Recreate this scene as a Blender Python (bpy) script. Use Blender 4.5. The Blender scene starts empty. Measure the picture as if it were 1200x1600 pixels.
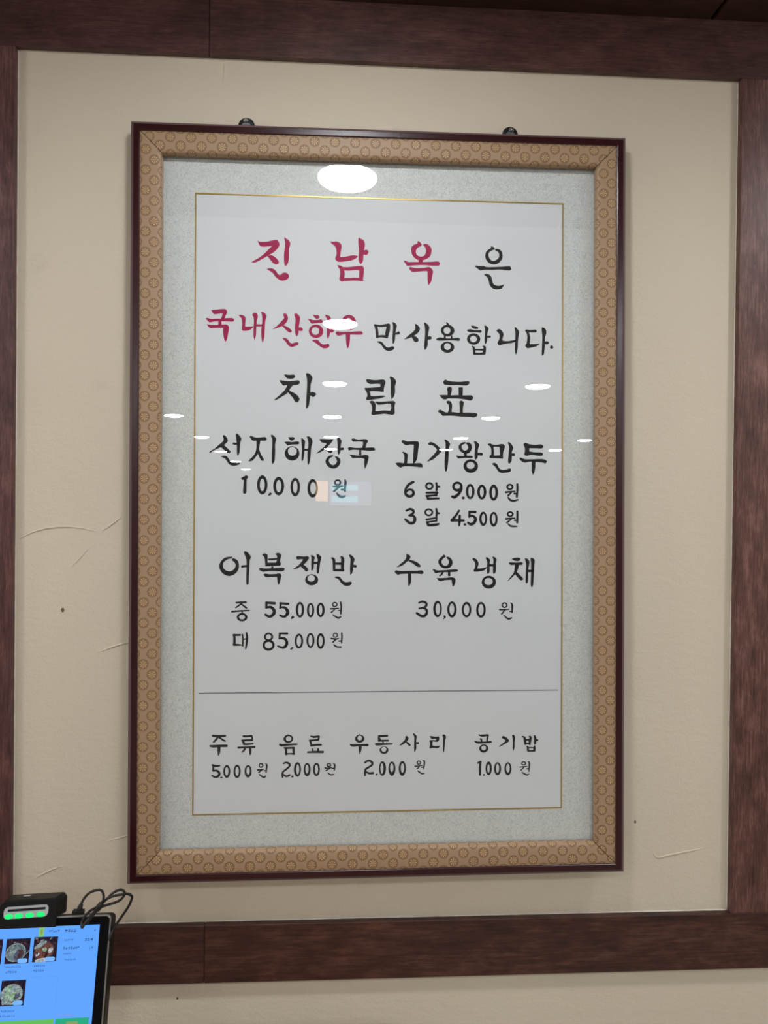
import bpy, bmesh, math, random
from mathutils import Vector, Matrix

random.seed(7)
S = bpy.context.scene
COL = S.collection
PI = math.pi
EYE = 1.56                      # height of the camera above the floor

# ------------------------------------------------------------------ camera
cam_data = bpy.data.cameras.new('camera')
cam = bpy.data.objects.new('camera', cam_data)
COL.objects.link(cam)
cam_data.sensor_fit = 'VERTICAL'
cam_data.sensor_height = 36.0
cam_data.lens = 36.0 * 1150.0 / 1600.0
cam_data.clip_start = 0.02
right = Vector((0.998268, -0.057979, 0.009959))
up = Vector((-0.009470, 0.008708, 0.999917))
back = -Vector((0.058061, 0.998280, -0.008143))
cam.matrix_world = Matrix(((right.x, up.x, back.x, 0.0), (right.y, up.y, back.y, -1.18),
                           (right.z, up.z, back.z, EYE), (0, 0, 0, 1)))
S.camera = cam

# ------------------------------------------------------------------ world and exposure
W = bpy.data.worlds.new('world')
S.world = W
W.use_nodes = True
W.node_tree.nodes['Background'].inputs[0].default_value = (0.9, 0.95, 1.0, 1)
W.node_tree.nodes['Background'].inputs[1].default_value = 0.02
S.view_settings.view_transform = 'Standard'
S.view_settings.look = 'None'
S.view_settings.exposure = 0.0
S.view_settings.gamma = 1.0
S.view_settings.use_curve_mapping = False
LAMP = 117.0                     # radiance of every ceiling downlight
S.cycles.max_bounces = 8
S.cycles.transparent_max_bounces = 12


# ------------------------------------------------------------------ material helpers
def lin(c):
    def f(v):
        v /= 255.0
        return v / 12.92 if v <= 0.04045 else ((v + 0.055) / 1.055) ** 2.4
    return (f(c[0]), f(c[1]), f(c[2]), 1.0)


class NT:
    """short-hand for building node graphs"""
    def __init__(self, name):
        self.m = bpy.data.materials.new(name)
        self.m.use_nodes = True
        self.t = self.m.node_tree
        self.b = self.t.nodes['Principled BSDF']
        self.out = self.t.nodes['Material Output']

    def n(self, typ, **kw):
        o = self.t.nodes.new(typ)
        for k, v in kw.items():
            setattr(o, k, v)
        return o

    def l(self, a, b):
        self.t.links.new(a, b)

    def math(self, op, a, b=0.0, c=None, clamp=False):
        o = self.n('ShaderNodeMath', operation=op)
        o.use_clamp = clamp
        for i, v in enumerate((a, b, c)):
            if v is None:
                continue
            if isinstance(v, (int, float)):
                o.inputs[i].default_value = v
            else:
                self.l(v, o.inputs[i])
        return o.outputs[0]

    def smooth(self, x, lo, hi):
        o = self.n('ShaderNodeMapRange')
        o.interpolation_type = 'SMOOTHSTEP'
        self.l(x, o.inputs['Value'])
        o.inputs['From Min'].default_value = lo
        o.inputs['From Max'].default_value = hi
        return o.outputs['Result']

    def mix(self, fac, a, b):
        o = self.n('ShaderNodeMix', data_type='RGBA')
        for i, v in ((0, fac), (6, a), (7, b)):
            if isinstance(v, (int, float)):
                o.inputs[i].default_value = v
            elif isinstance(v, tuple):
                o.inputs[i].default_value = v
            else:
                self.l(v, o.inputs[i])
        return o.outputs[2]

    def coords(self, kind='Object', scale=(1, 1, 1)):
        tc = self.n('ShaderNodeTexCoord')
        mp = self.n('ShaderNodeMapping')
        mp.inputs['Scale'].default_value = scale
        self.l(tc.outputs[kind], mp.inputs['Vector'])
        return mp.outputs[0]

    def noise(self, vec, scale, detail=4, rough=0.5, dist=0.0):
        o = self.n('ShaderNodeTexNoise')
        o.inputs['Scale'].default_value = scale
        o.inputs['Detail'].default_value = detail
        o.inputs['Roughness'].default_value = rough
        o.inputs['Distortion'].default_value = dist
        self.l(vec, o.inputs['Vector'])
        return o.outputs['Fac']

    def bump(self, h, strength, dist):
        o = self.n('ShaderNodeBump')
        o.inputs['Strength'].default_value = strength
        o.inputs['Distance'].default_value = dist
        self.l(h, o.inputs['Height'])
        self.l(o.outputs[0], self.b.inputs['Normal'])

    def set(self, **kw):
        for k, v in kw.items():
            self.b.inputs[k.replace('_', ' ')].default_value = v
        return self


def plain(name, rgb, rough=0.5, spec=0.5, metal=0.0, var=0.0, vscale=40.0):
    k = NT(name)
    k.set(Roughness=rough, Metallic=metal)
    k.b.inputs['Specular IOR Level'].default_value = spec
    c = lin(rgb)
    if var:
        f = k.noise(k.coords(), vscale, 3)
        d = tuple(v * (1 - var) for v in c[:3]) + (1,)
        k.l(k.mix(f, d, c), k.b.inputs['Base Color'])
    else:
        k.b.inputs['Base Color'].default_value = c
    return k.m


def glow(name, rgb, strength):
    k = NT(name)
    k.t.nodes.remove(k.b)
    e = k.n('ShaderNodeEmission')
    e.inputs[0].default_value = lin(rgb)
    e.inputs[1].default_value = strength
    k.l(e.outputs[0], k.out.inputs[0])
    return k.m


def photo_glow(name, rgb):
    """a patch of a photograph on the lit screen, mottled like food"""
    k = NT(name)
    k.t.nodes.remove(k.b)
    f = k.noise(k.coords(), 420.0, 4, 0.7, 0.6)
    e = k.n('ShaderNodeEmission')
    c = lin(rgb)
    k.l(k.mix(k.smooth(f, 0.32, 0.68), tuple(x * 0.35 for x in c[:3]) + (1,), tuple(min(1.0, x * 1.25) for x in c[:3]) + (1,)), e.inputs[0])
    k.l(e.outputs[0], k.out.inputs[0])
    return k.m


def wood(name, axis, dark, mid, light, rough=0.42, seed=0.0, spec=0.4):
    """red-brown stained board; axis = direction the grain runs"""
    k = NT(name)
    st = {'x': (1.0, 14.0, 14.0), 'z': (14.0, 14.0, 1.0), 'y': (14.0, 1.0, 14.0)}[axis]
    v = k.coords('Object', st)
    add = k.n('ShaderNodeVectorMath', operation='ADD')
    k.l(v, add.inputs[0])
    add.inputs[1].default_value = (seed, seed * 1.7, seed * 0.6)
    fib = k.noise(add.outputs[0], 22.0, 6, 0.65, 0.4)
    broad = k.noise(k.coords('Object', tuple(max(1.0, s * 0.25) for s in st)), 6.0 + seed % 1, 4, 0.6, 0.6)
    blot = k.noise(k.coords('Object', tuple(max(1.0, s * 0.12) for s in st)), 28.0, 3, 0.6, 0.2)
    s1 = k.math('MULTIPLY', fib, 0.5)
    s2 = k.math('MULTIPLY_ADD', broad, 0.35, s1)
    s3 = k.math('MULTIPLY_ADD', blot, 0.25, s2)
    r = k.n('ShaderNodeValToRGB')
    r.color_ramp.elements[0].position = 0.42
    r.color_ramp.elements[0].color = lin(dark)
    r.color_ramp.elements[1].position = 0.70
    r.color_ramp.elements[1].color = lin(light)
    e = r.color_ramp.elements.new(0.55)
    e.color = lin(mid)
    k.l(s3, r.inputs[0])
    pore = k.smooth(k.noise(k.coords('Object', tuple(1.0 + (s - 1.0) * 0.45 for s in st)), 75.0 + seed, 2, 0.5), 0.60, 0.72)
    worn = k.smooth(k.noise(k.coords('Object', tuple(1.0 + (s - 1.0) * 0.8 for s in st)), 60.0 + seed, 3, 0.6), 0.60, 0.75)
    cc = k.mix(k.math('MULTIPLY', pore, 0.5), r.outputs[0], tuple(x * 0.45 for x in lin(dark)[:3]) + (1,))
    cc = k.mix(k.math('MULTIPLY', worn, 0.35), cc, lin(tuple(min(255, x * 1.22) for x in light)))
    k.l(cc, k.b.inputs['Base Color'])
    k.set(Roughness=rough)
    k.b.inputs['Specular IOR Level'].default_value = spec
    k.bump(fib, 0.25, 0.0006)
    return k.m


def plaster():
    k = NT('cream_plaster')
    v = k.coords()
    big = k.noise(v, 2.2, 3)
    c = k.mix(big, lin((211, 199, 177)), lin((220, 209, 188)))
    dirt = k.smooth(k.noise(v, 9.0, 4, 0.6), 0.62, 0.80)
    c = k.mix(k.math('MULTIPLY', dirt, 0.22), c, lin((176, 164, 146)))
    k.l(c, k.b.inputs['Base Color'])
    k.set(Roughness=0.7)
    k.b.inputs['Specular IOR Level'].default_value = 0.2
    fine = k.noise(v, 260.0, 4, 0.6)
    wave = k.noise(k.coords('Object', (1, 1, 2.2)), 45.0, 3, 0.5)
    h = k.math('MULTIPLY_ADD', wave, 0.8, k.math('MULTIPLY', fine, 0.6))
    k.bump(h, 0.5, 0.002)
    return k.m


def brocade():
    """tan silk with staggered chrysanthemum medallions; UV is in millimetres along / across the strip"""
    k = NT('gold_brocade')
    uv = k.n('ShaderNodeUVMap')
    sep = k.n('ShaderNodeSeparateXYZ')
    k.l(uv.outputs[0], sep.inputs[0])
    u, v = sep.outputs[0], sep.outputs[1]
    PU, PV = 31.5, 26.0

    def cell(du, dv):
        a = k.math('SUBTRACT', k.math('FLOORED_MODULO', k.math('ADD', u, du), PU), PU / 2)
        b = k.math('SUBTRACT', k.math('FLOORED_MODULO', k.math('ADD', v, dv), PV), PV / 2)
        return a, b, k.math('SQRT', k.math('ADD', k.math('MULTIPLY', a, a), k.math('MULTIPLY', b, b)))
    a1, b1, r1 = cell(0, 0)
    a2, b2, r2 = cell(PU / 2, PV / 2)
    near = k.math('LESS_THAN', r1, r2)
    far_ = k.math('SUBTRACT', 1.0, near)

    def pick(p, q):
        return k.math('ADD', k.math('MULTIPLY', p, near), k.math('MULTIPLY', q, far_))
    a, b, r = pick(a1, a2), pick(b1, b2), pick(r1, r2)
    ang = k.math('ARCTAN2', b, a)
    pet = k.smooth(k.math('COSINE', k.math('MULTIPLY', ang, 8.0)), -0.35, 0.35)
    inner = k.math('SUBTRACT', 1.0, k.smooth(r, 5.2, 6.0))
    core = k.smooth(r, 1.0, 1.5)
    flower = k.math('MULTIPLY', k.math('MULTIPLY', pet, inner), core)
    dot = k.math('SUBTRACT', 1.0, k.smooth(r, 0.6, 1.0))
    flower = k.math('MAXIMUM', flower, dot)
    ring = k.math('SUBTRACT', 1.0, k.smooth(r, 7.7, 8.6))
    weave = k.n('ShaderNodeTexNoise')
    weave.inputs['Scale'].default_value = 1.6
    weave.inputs['Detail'].default_value = 2
    k.l(uv.outputs[0], weave.inputs['Vector'])
    base = k.mix(weave.outputs['Fac'], lin((154, 126, 96)), lin((176, 147, 114)))
    c = k.mix(k.math('MULTIPLY', ring, 0.8), base, lin((126, 95, 64)))
    c = k.mix(k.math('MULTIPLY', flower, 0.75), c, lin((204, 172, 126)))
    k.l(c, k.b.inputs['Base Color'])
    k.set(Roughness=0.5)
    k.b.inputs['Specular IOR Level'].default_value = 0.5
    k.b.inputs['Sheen Weight'].default_value = 0.25
    k.b.inputs['Sheen Roughness'].default_value = 0.4
    k.bump(k.math('ADD', flower, k.math('MULTIPLY', weave.outputs['Fac'], 0.6)), 0.3, 0.0004)
    return k.m


def silver_mat():
    k = NT('silver_brocade')
    v = k.coords()
    curl = k.noise(v, 150.0, 1.5, 0.5, 2.2)
    line_ = k.math('ABSOLUTE', k.math('SUBTRACT', curl, 0.5))
    scroll = k.smooth(line_, 0.015, 0.075)
    fine = k.noise(v, 900.0, 2)
    c = k.mix(scroll, lin((198, 201, 198)), lin((227, 229, 225)))
    c = k.mix(k.math('MULTIPLY', fine, 0.35), c, lin((212, 214, 211)))
    k.l(c, k.b.inputs['Base Color'])
    k.l(k.math('MULTIPLY_ADD', scroll, 0.2, 0.32), k.b.inputs['Roughness'])
    k.b.inputs['Specular IOR Level'].default_value = 0.6
    k.bump(k.math('ADD', scroll, fine), 0.4, 0.0004)
    return k.m


def paper_mat():
    k = NT('white_paper')
    v = k.coords()
    f = k.noise(v, 5.0, 3)
    k.l(k.mix(f, lin((222, 224, 227)), lin((228, 230, 232))), k.b.inputs['Base Color'])
    k.set(Roughness=0.6)
    k.b.inputs['Specular IOR Level'].default_value = 0.2
    k.bump(k.noise(v, 14.0, 2), 0.08, 0.001)
    return k.m


def ink(name, rgb):
    k = NT(name)
    f = k.noise(k.coords(), 180.0, 3)
    c = lin(rgb)
    k.l(k.mix(f, tuple(x * 0.82 for x in c[:3]) + (1,), c), k.b.inputs['Base Color'])
    k.set(Roughness=0.55)
    k.b.inputs['Specular IOR Level'].default_value = 0.25
    return k.m


def pane_glass():
    """clear sheet: mirror reflection by Schlick's law over straight transmission"""
    k = NT('clear_glass')
    k.t.nodes.remove(k.b)
    lw = k.n('ShaderNodeLayerWeight')
    lw.inputs['Blend'].default_value = 0.5
    p5 = k.math('POWER', lw.outputs['Facing'], 5.0)
    fac = k.math('MULTIPLY_ADD', p5, 0.96, 0.04)
    tr = k.n('ShaderNodeBsdfTransparent')
    tr.inputs[0].default_value = (0.985, 0.993, 0.99, 1)
    gl = k.n('ShaderNodeBsdfGlossy')
    gl.inputs['Roughness'].default_value = 0.0
    mx = k.n('ShaderNodeMixShader')
    k.l(fac, mx.inputs[0])
    k.l(tr.outputs[0], mx.inputs[1])
    k.l(gl.outputs[0], mx.inputs[2])
    k.l(mx.outputs[0], k.out.inputs[0])
    return k.m


M = {
    'plaster': plaster(),
    'wood_x': wood('stained_board_along', 'x', (58, 38, 37), (80, 52, 49), (110, 76, 70), seed=1.3),
    'wood_x2': wood('stained_board_along_b', 'x', (59, 38, 36), (81, 53, 48), (112, 77, 68), seed=5.1),
    'wood_low': wood('stained_board_low', 'x', (46, 27, 23), (66, 40, 34), (96, 62, 52), seed=9.3),
    'wood_low2': wood('stained_board_low_b', 'x', (47, 27, 22), (68, 41, 33), (98, 64, 52), seed=12.6),
    'wood_z': wood('stained_board_upright', 'z', (60, 37, 35), (88, 56, 53), (126, 88, 82), seed=2.7),
    'wood_z2': wood('stained_board_upright_b', 'z', (64, 40, 35), (96, 64, 56), (136, 100, 89), seed=8.2),
    'soffit': wood('soffit_board', 'x', (52, 34, 30), (66, 44, 38), (84, 58, 50), rough=0.55, seed=3.9),
    'ceiling': plain('ceiling_paint', (228, 228, 226), 0.8, 0.2, var=0.04),
    'room': plain('room_paint', (222, 219, 212), 0.8, 0.2, var=0.06, vscale=3),
    'floor': wood('floor_boards', 'y', (122, 112, 98), (144, 133, 118), (162, 150, 135), rough=0.35, seed=4.4),
    'table': wood('table_wood', 'x', (120, 84, 54), (150, 108, 72), (170, 128, 90), seed=6.0),
    'moulding': plain('burgundy_lacquer', (54, 19, 22), 0.25, 0.5, var=0.25, vscale=30),
    'moulding_highlight': plain('lacquer_highlight', (104, 80, 82), 0.3, 0.5, var=0.1),  # bright bevel reflection painted in as a lighter edge colour
    'brocade': brocade(),
    'mat': silver_mat(),
    'paper': paper_mat(),
    'ink': ink('black_ink', (17, 17, 19)),
    'rose': ink('rose_ink', (176, 8, 82)),
    'gold': plain('gold_strip', (196, 162, 84), 0.35, 0.5, metal=0.55),
    'glass': pane_glass(),
    'black': plain('black_plastic', (18, 18, 19), 0.45, 0.35, var=0.2),
    'black_gloss': plain('black_glass', (7, 7, 10), 0.12, 0.22),
    'case': plain('dark_case', (13, 12, 12), 0.5, 0.25, var=0.15),
    'reader': plain('reader_plastic', (15, 14, 14), 0.4, 0.22, var=0.15),
    'cable': plain('cable_rubber', (24, 21, 20), 0.45, 0.4),
    'steel': plain('steel', (226, 226, 230), 0.22, 0.5, metal=1.0),
    'zinc': plain('zinc_plate', (118, 116, 118), 0.4, 0.5, metal=0.7),
    'rim': plain('tablet_rim', (150, 150, 148), 0.35, 0.5, metal=0.7),
    'grey': plain('grey_plastic', (176, 178, 180), 0.45, 0.4),
    'slot': plain('slot_dark', (12, 13, 20), 0.6, 0.3),
    'white_metal': plain('white_enamel', (225, 225, 222), 0.4, 0.4),
    'bead': plain('paint_edge', (226, 220, 208), 0.6, 0.3),
    'seam': plain('mitre_shadow_gap', (52, 38, 26), 0.8, 0.1),
    'spot': plain('wall_stain', (104, 92, 76), 0.8, 0.1),
    'lamp': glow('lamp_light', (250, 251, 255), LAMP),
    'led': glow('green_led', (40, 255, 130), 1.0),
    'scr': glow('screen_blue', (98, 166, 255), 1.0),
    'scr_panel': glow('screen_panel', (104, 170, 255), 1.0),
    'scr_line': glow('screen_line', (86, 152, 236), 1.0),
    'scr_text': glow('screen_text_grey', (62, 104, 176), 1.0),
    'scr_bold': glow('screen_text_dark', (44, 66, 120), 1.0),
    'scr_green': glow('screen_green', (104, 190, 92), 1.0),
    'scr_teal': glow('screen_teal', (44, 172, 128), 1.0),
    'scr_tab': glow('screen_tab', (128, 200, 120), 1.0),
    'scr_orange': glow('screen_orange', (140, 160, 96), 1.0),
    'scr_pink': glow('screen_pink', (140, 148, 222), 1.0),
    'ph_dark': photo_glow('photo_dark', (46, 36, 52)),
    'ph_mid': photo_glow('photo_brown', (86, 62, 66)),
    'ph_bowl': photo_glow('photo_bowl', (150, 168, 170)),
    'ph_stone': photo_glow('photo_stone_bowl', (108, 122, 130)),
    'ph_soup': photo_glow('photo_soup', (88, 92, 112)),
    'ph_red': photo_glow('photo_red', (118, 74, 66)),
    'ph_white': photo_glow('photo_white', (196, 204, 214)),
    'ph_green': photo_glow('photo_green', (156, 190, 160)),
    'ph_leaf': photo_glow('photo_leaf', (92, 120, 86)),
    'ph_badge': glow('photo_badge', (124, 184, 250), 1.0),
    'menu_cyan': glow('menu_screen_cyan', (150, 225, 240), 4.2),
    'menu_pale': glow('menu_screen_pale', (190, 200, 230), 1.7),
    'warm': glow('warm_light', (255, 200, 150), 5.0),
}


# ------------------------------------------------------------------ mesh helpers
def tag(o, label=None, cat=None, group=None, kind=None):
    if label:
        o['label'] = label
    if cat:
        o['category'] = cat
    if group:
        o['group'] = group
    if kind:
        o['kind'] = kind
    return o


def empty(name, loc, mat=None):
    o = bpy.data.objects.new(name, None)
    COL.objects.link(o)
    o.empty_display_size = 0.03
    if mat is not None:
        o.matrix_world = mat
    else:
        o.location = loc
    return o


def obj(name, bm, mats, parent=None, smooth=False):
    me = bpy.data.meshes.new(name)
    bm.normal_update()
    bm.to_mesh(me)
    bm.free()
    if not isinstance(mats, (list, tuple)):
        mats = [mats]
    for m in mats:
        me.materials.append(M[m])
    if smooth:
        for p in me.polygons:
            p.use_smooth = True
    o = bpy.data.objects.new(name, me)
    COL.objects.link(o)
    if parent is not None:
        o.parent = parent
    return o


def add_box(bm, x0, x1, y0, y1, z0, z1, bevel=0.0, mi=0, seg=2):
    vs = [bm.verts.new((x, y, z)) for x in (x0, x1) for y in (y0, y1) for z in (z0, z1)]
    idx = ((0, 1, 3, 2), (4, 6, 7, 5), (0, 4, 5, 1), (2, 3, 7, 6), (0, 2, 6, 4), (1, 5, 7, 3))
    fs = [bm.faces.new([vs[i] for i in f]) for f in idx]
    for f in fs:
        f.material_index = mi
    bmesh.ops.recalc_face_normals(bm, faces=fs)
    if bevel:
        es = set(e for f in fs for e in f.edges)
        bmesh.ops.bevel(bm, geom=list(es), offset=bevel, segments=seg, affect='EDGES', profile=0.5, material=mi)


def box(name, mats, x0, x1, y0, y1, z0, z1, bevel=0.0, parent=None):
    bm = bmesh.new()
    add_box(bm, x0, x1, y0, y1, z0, z1, bevel)
    return obj(name, bm, mats, parent)


def add_lathe(bm, prof, n=32, origin=(0, 0, 0), axis='z', mi=0):
    """prof: (radius, height) list; axis z or y (towards the viewer = -y)"""
    rings = []
    for r, h in prof:
        ring = []
        for i in range(n):
            a = 2 * PI * i / n
            c, s = r * math.cos(a), r * math.sin(a)
            p = (c, s, h) if axis == 'z' else (c, -h, s)
            ring.append(bm.verts.new((p[0] + origin[0], p[1] + origin[1], p[2] + origin[2])))
        rings.append(ring)
    fs = []
    for a, b in zip(rings, rings[1:]):
        for i in range(n):
            fs.append(bm.faces.new((a[i], a[(i + 1) % n], b[(i + 1) % n], b[i])))
    fs.append(bm.faces.new(rings[0][::-1]))
    fs.append(bm.faces.new(rings[-1]))
    for f in fs:
        f.material_index = mi
    bmesh.ops.recalc_face_normals(bm, faces=fs)


def catmull(pts, n=6, closed=False, sharp=None):
    """Catmull-Rom through tuples of any length; sharp = set of indices kept as corners"""
    N = len(pts)
    out = []
    sharp = sharp or set()
    segs = range(N if closed else N - 1)
    for i in segs:
        p1, p2 = pts[i], pts[(i + 1) % N]
        p0 = pts[(i - 1) % N] if (closed or i > 0) else p1
        p3 = pts[(i + 2) % N] if (closed or i < N - 2) else p2
        if i in sharp:
            p0 = p1
        if (i + 1) % N in sharp:
            p3 = p2
        for k in range(n):
            t = k / n
            out.append(tuple(0.5 * (2 * b + (c - a) * t + (2 * a - 5 * b + 4 * c - d) * t * t + (3 * b - a - 3 * c + d) * t ** 3)
                             for a, b, c, d in zip(p0, p1, p2, p3)))
    if not closed:
        out.append(tuple(pts[-1]))
    return out


def add_tube(bm, pts, r, n=10, mi=0, flat=1.0):
    P = [Vector(p) for p in pts]
    ref = Vector((0, 0, 1))
    rings = []
    prev = None
    for i, p in enumerate(P):
        d = (P[min(i + 1, len(P) - 1)] - P[max(i - 1, 0)]).normalized()
        if prev is None:
            a = d.cross(ref)
            if a.length < 1e-3:
                a = d.cross(Vector((1, 0, 0)))
        else:
            a = prev - d * prev.dot(d)
        a.normalize()
        prev = a
        b = d.cross(a)
        rr = r[i] if isinstance(r, (list, tuple)) else r
        rings.append([bm.verts.new(p + a * (rr * math.cos(2 * PI * k / n)) + b * (rr * flat * math.sin(2 * PI * k / n)))
                      for k in range(n)])
    fs = []
    for a, b in zip(rings, rings[1:]):
        for k in range(n):
            fs.append(bm.faces.new((a[k], a[(k + 1) % n], b[(k + 1) % n], b[k])))
    fs.append(bm.faces.new(rings[0][::-1]))
    fs.append(bm.faces.new(rings[-1]))
    for f in fs:
        f.material_index = mi
    bmesh.ops.recalc_face_normals(bm, faces=fs)


def Z(z):
    return EYE + z


# ------------------------------------------------------------------ the room
CEIL = Z(0.795)
X0, X1, Y1 = -3.2, 3.9, -11.6


def struct(o):
    return tag(o, kind='structure')


struct(box('wall_back', 'plaster', X0, X1, 0.0, 0.12, 0.0, CEIL + 0.1))
struct(box('wall_left', 'room', X0 - 0.12, X0, Y1, 0.0, 0.0, CEIL + 0.1))
struct(box('wall_right', 'room', X1, X1 + 0.12, Y1, 0.0, 0.0, CEIL + 0.1))
struct(box('wall_front', 'room', X0, X1, Y1 - 0.12, Y1, 0.0, CEIL + 0.1))
struct(box('floor', 'floor', X0, X1, Y1, 0.12, -0.1, 0.0))
struct(box('ceiling', 'ceiling', X0, X1, Y1, -0.86, CEIL, CEIL + 0.1))

# dark soffit boards along the menu wall, a narrow groove between neighbours
trim_no = [0]


def trim(mats, *a, bevel=0.0012):
    trim_no[0] += 1
    return struct(box('trim_%d' % trim_no[0], mats, *a, bevel=bevel))


for x0, x1 in ((-3.2, -1.859), (-1.853, -0.629), (-0.623, 0.590), (0.596, 1.81), (1.816, 3.9)):
    trim('soffit', x0, x1, -0.86, 0.0, CEIL, CEIL + 0.06, bevel=0.002)
struct(box('ceiling', 'ceiling', X0, X1, -0.86, 0.12, CEIL + 0.07, CEIL + 0.1))

# boards that frame the plaster panel (the joint in each long run is where two boards meet)
BT = 0.012
PL, PR, PT, PB = -0.507, 0.6445, 0.702, -0.6637
trim('wood_x', -1.9, -0.2127, -BT, 0, Z(PT), CEIL)
trim('wood_x2', -0.2120, 2.2, -BT, 0, Z(PT), CEIL)
trim('wood_z', PL - 0.112, PL, -BT, 0, Z(PB), Z(PT))
trim('wood_z2', PR, PR + 0.112, -BT, 0, Z(PB), Z(PT))
trim('wood_low', -1.9, -0.2095, -BT, 0, Z(-0.7555), Z(PB))
trim('wood_low2', -0.2088, 2.2, -BT, 0, Z(-0.7555), Z(PB))

# creases, ridges and small stains of the painted plaster
wall = bpy.data.objects['wall_back']


def ridge(pts, w, name='plaster_crease'):
    bm = bmesh.new()
    P = catmull([(x, 0.0, Z(z)) for x, z in pts], 5)
    n = len(P)
    add_tube(bm, P, [1.5 * w * math.sin(PI * (0.06 + 0.88 * i / (n - 1))) for i in range(n)], 8)
    o = obj(name, bm, 'plaster', wall, True)
    return o


# bead of paint where the plaster meets the boards
def bead(p, q, name='paint_bead'):
    bm = bmesh.new()
    a, b = Vector(p), Vector(q)
    n = int((b - a).length / 0.008)
    add_tube(bm, [a.lerp(b, i / n) for i in range(n + 1)], [random.uniform(0.0006, 0.0013) for i in range(n + 1)], 6)
    obj(name, bm, 'bead', wall, True)


bead((PL, -0.0004, Z(PT)), (PR, -0.0004, Z(PT)))
bead((PL, -0.0004, Z(PB)), (PR, -0.0004, Z(PB)))
bead((PL, -0.0004, Z(PB)), (PL, -0.0004, Z(PT)))
bead((PR, -0.0004, Z(PB)), (PR, -0.0004, Z(PT)))

ridge([(-0.5006, -0.057), (-0.4821, -0.0469), (-0.4578, -0.0397), (-0.4333, -0.0374), (-0.4088, -0.0392), (-0.3842, -0.0451)], 0.0011)
ridge([(-0.3743, -0.044), (-0.3596, -0.0328), (-0.3449, -0.0216)], 0.0010)
ridge([(-0.3799, -0.2354), (-0.3583, -0.2263), (-0.3346, -0.2193), (-0.31, -0.214)], 0.0010)
ridge([(0.5178, -0.5653), (0.5255, -0.575), (0.5449, -0.5711), (0.5773, -0.5653), (0.6044, -0.5605)], 0.0011)
ridge([(-0.474, -0.5894), (-0.4633, -0.5836), (-0.4447, -0.5748), (-0.43, -0.5711)], 0.0009)
ridge([(-0.3938, -0.0693), (-0.4085, -0.0865), (-0.4212, -0.1006)], 0.0008)
ridge([(-0.3661, -0.5337), (-0.3414, -0.527), (-0.32, -0.521)], 0.0009)
ridge([(-0.1913, 0.700), (-0.1917, 0.685), (-0.193, 0.6646)], 0.0008)
for x, z, r in ((-0.4345, -0.168, 0.0026), (0.4875, -0.5152, 0.0018), (-0.2527, -0.7857, 0.0015)):
    bm = bmesh.new()
    add_lathe(bm, [(r, 0.0), (r * 0.9, 0.0005), (r * 0.4, 0.0007)], 12, (x, 0, Z(z)), 'y')
    bmesh.ops.scale(bm, vec=(1, 1, 1.4), verts=bm.verts, space=Matrix.Translation((-x, 0, -Z(z))))
    obj('wall_stain', bm, 'spot', wall)

# ------------------------------------------------------------------ ceiling downlights (their glare shows in the glass)
LR = 0.070


def make_downlight(x, y, label, group=None):
    r = tag(empty('ceiling_downlight', (x, y, CEIL)), label, 'ceiling light', group)
    bm = bmesh.new()
    add_lathe(bm, [(LR + 0.001, 0.0), (LR + 0.011, 0.0), (LR + 0.011, -0.003), (LR + 0.008, -0.006), (LR + 0.001, -0.006)], 48)
    # open the ring: drop the two caps
    bmesh.ops.delete(bm, geom=[f for f in bm.faces if len(f.verts) > 4], context='FACES')
    obj('lamp_ring', bm, 'white_metal', r)
    bm = bmesh.new()
    add_lathe(bm, [(LR, -0.0005), (LR, -0.005), (LR * 0.98, -0.0080), (LR * 0.90, -0.0115), (LR * 0.70, -0.0150), (LR * 0.4, -0.0165), (LR * 0.1, -0.017)], 48)
    obj('diffuser', bm, ['lamp'], r, True)
    return r


SEEN = [
    (0.007, -0.597, 'round ceiling downlight mirrored as the largest white oval, on the top of the silver mat'),
    (-0.012, -1.875, 'round ceiling downlight mirrored as the white oval over the rose lettering'),
    (-0.045, -3.17, 'round ceiling downlight mirrored beside the first big letter of the third line'),
    (-0.076, -4.50, 'round ceiling downlight mirrored below the third line of lettering, left of its middle letter'),
    (-0.102, -5.82, 'round ceiling downlight mirrored over the fourth letter of the left dish name'),
    (-0.126, -6.96, 'round ceiling downlight mirrored across the middle of the fourth letter, left dish name'),
    (1.149, -3.13, 'round ceiling downlight mirrored at the paper edge right of the third line'),
    (1.135, -4.43, 'round ceiling downlight mirrored at the lower right of the last third-line letter'),
    (1.122, -5.77, 'round ceiling downlight mirrored just above the right dish name'),
    (1.136, -6.85, 'round ceiling downlight mirrored across the second letter of the right dish name'),
    (-1.291, -4.58, 'round ceiling downlight mirrored on the left silver mat, highest glare there'),
    (-1.345, -6.0, 'round ceiling downlight mirrored across the left gold border'),
    (-1.39, -7.43, 'round ceiling downlight mirrored in the first letter of the left dish name'),
    (-1.42, -8.80, 'round ceiling downlight mirrored under the first letter of the left dish name'),
    (-1.46, -10.2, 'round ceiling downlight mirrored just above the first price line'),
    (2.319, -6.75, 'round ceiling downlight mirrored across the right gold border'),
    (2.322, -5.77, 'round ceiling downlight mirrored on the right silver mat'),
]
for x, y, lab in SEEN:
    make_downlight(x, y, lab)
for x, y in ((1.19, -0.56), (1.17, -1.85), (-1.23, -0.62), (-1.25, -1.95), (-1.27, -3.26),
             (2.36, -0.52), (2.35, -1.8), (2.34, -3.1), (2.33, -4.43), (-2.46, -0.66), (-2.48, -1.97), (-2.5, -3.3)):  # leftmost column unseen, added to balance the light; the rest extend the mirrored grid
    make_downlight(x, y, 'unseen round ceiling downlight beyond the edges of the photo, in a row with the mirrored ones',
                   'downlights above and beside the photo')

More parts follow.
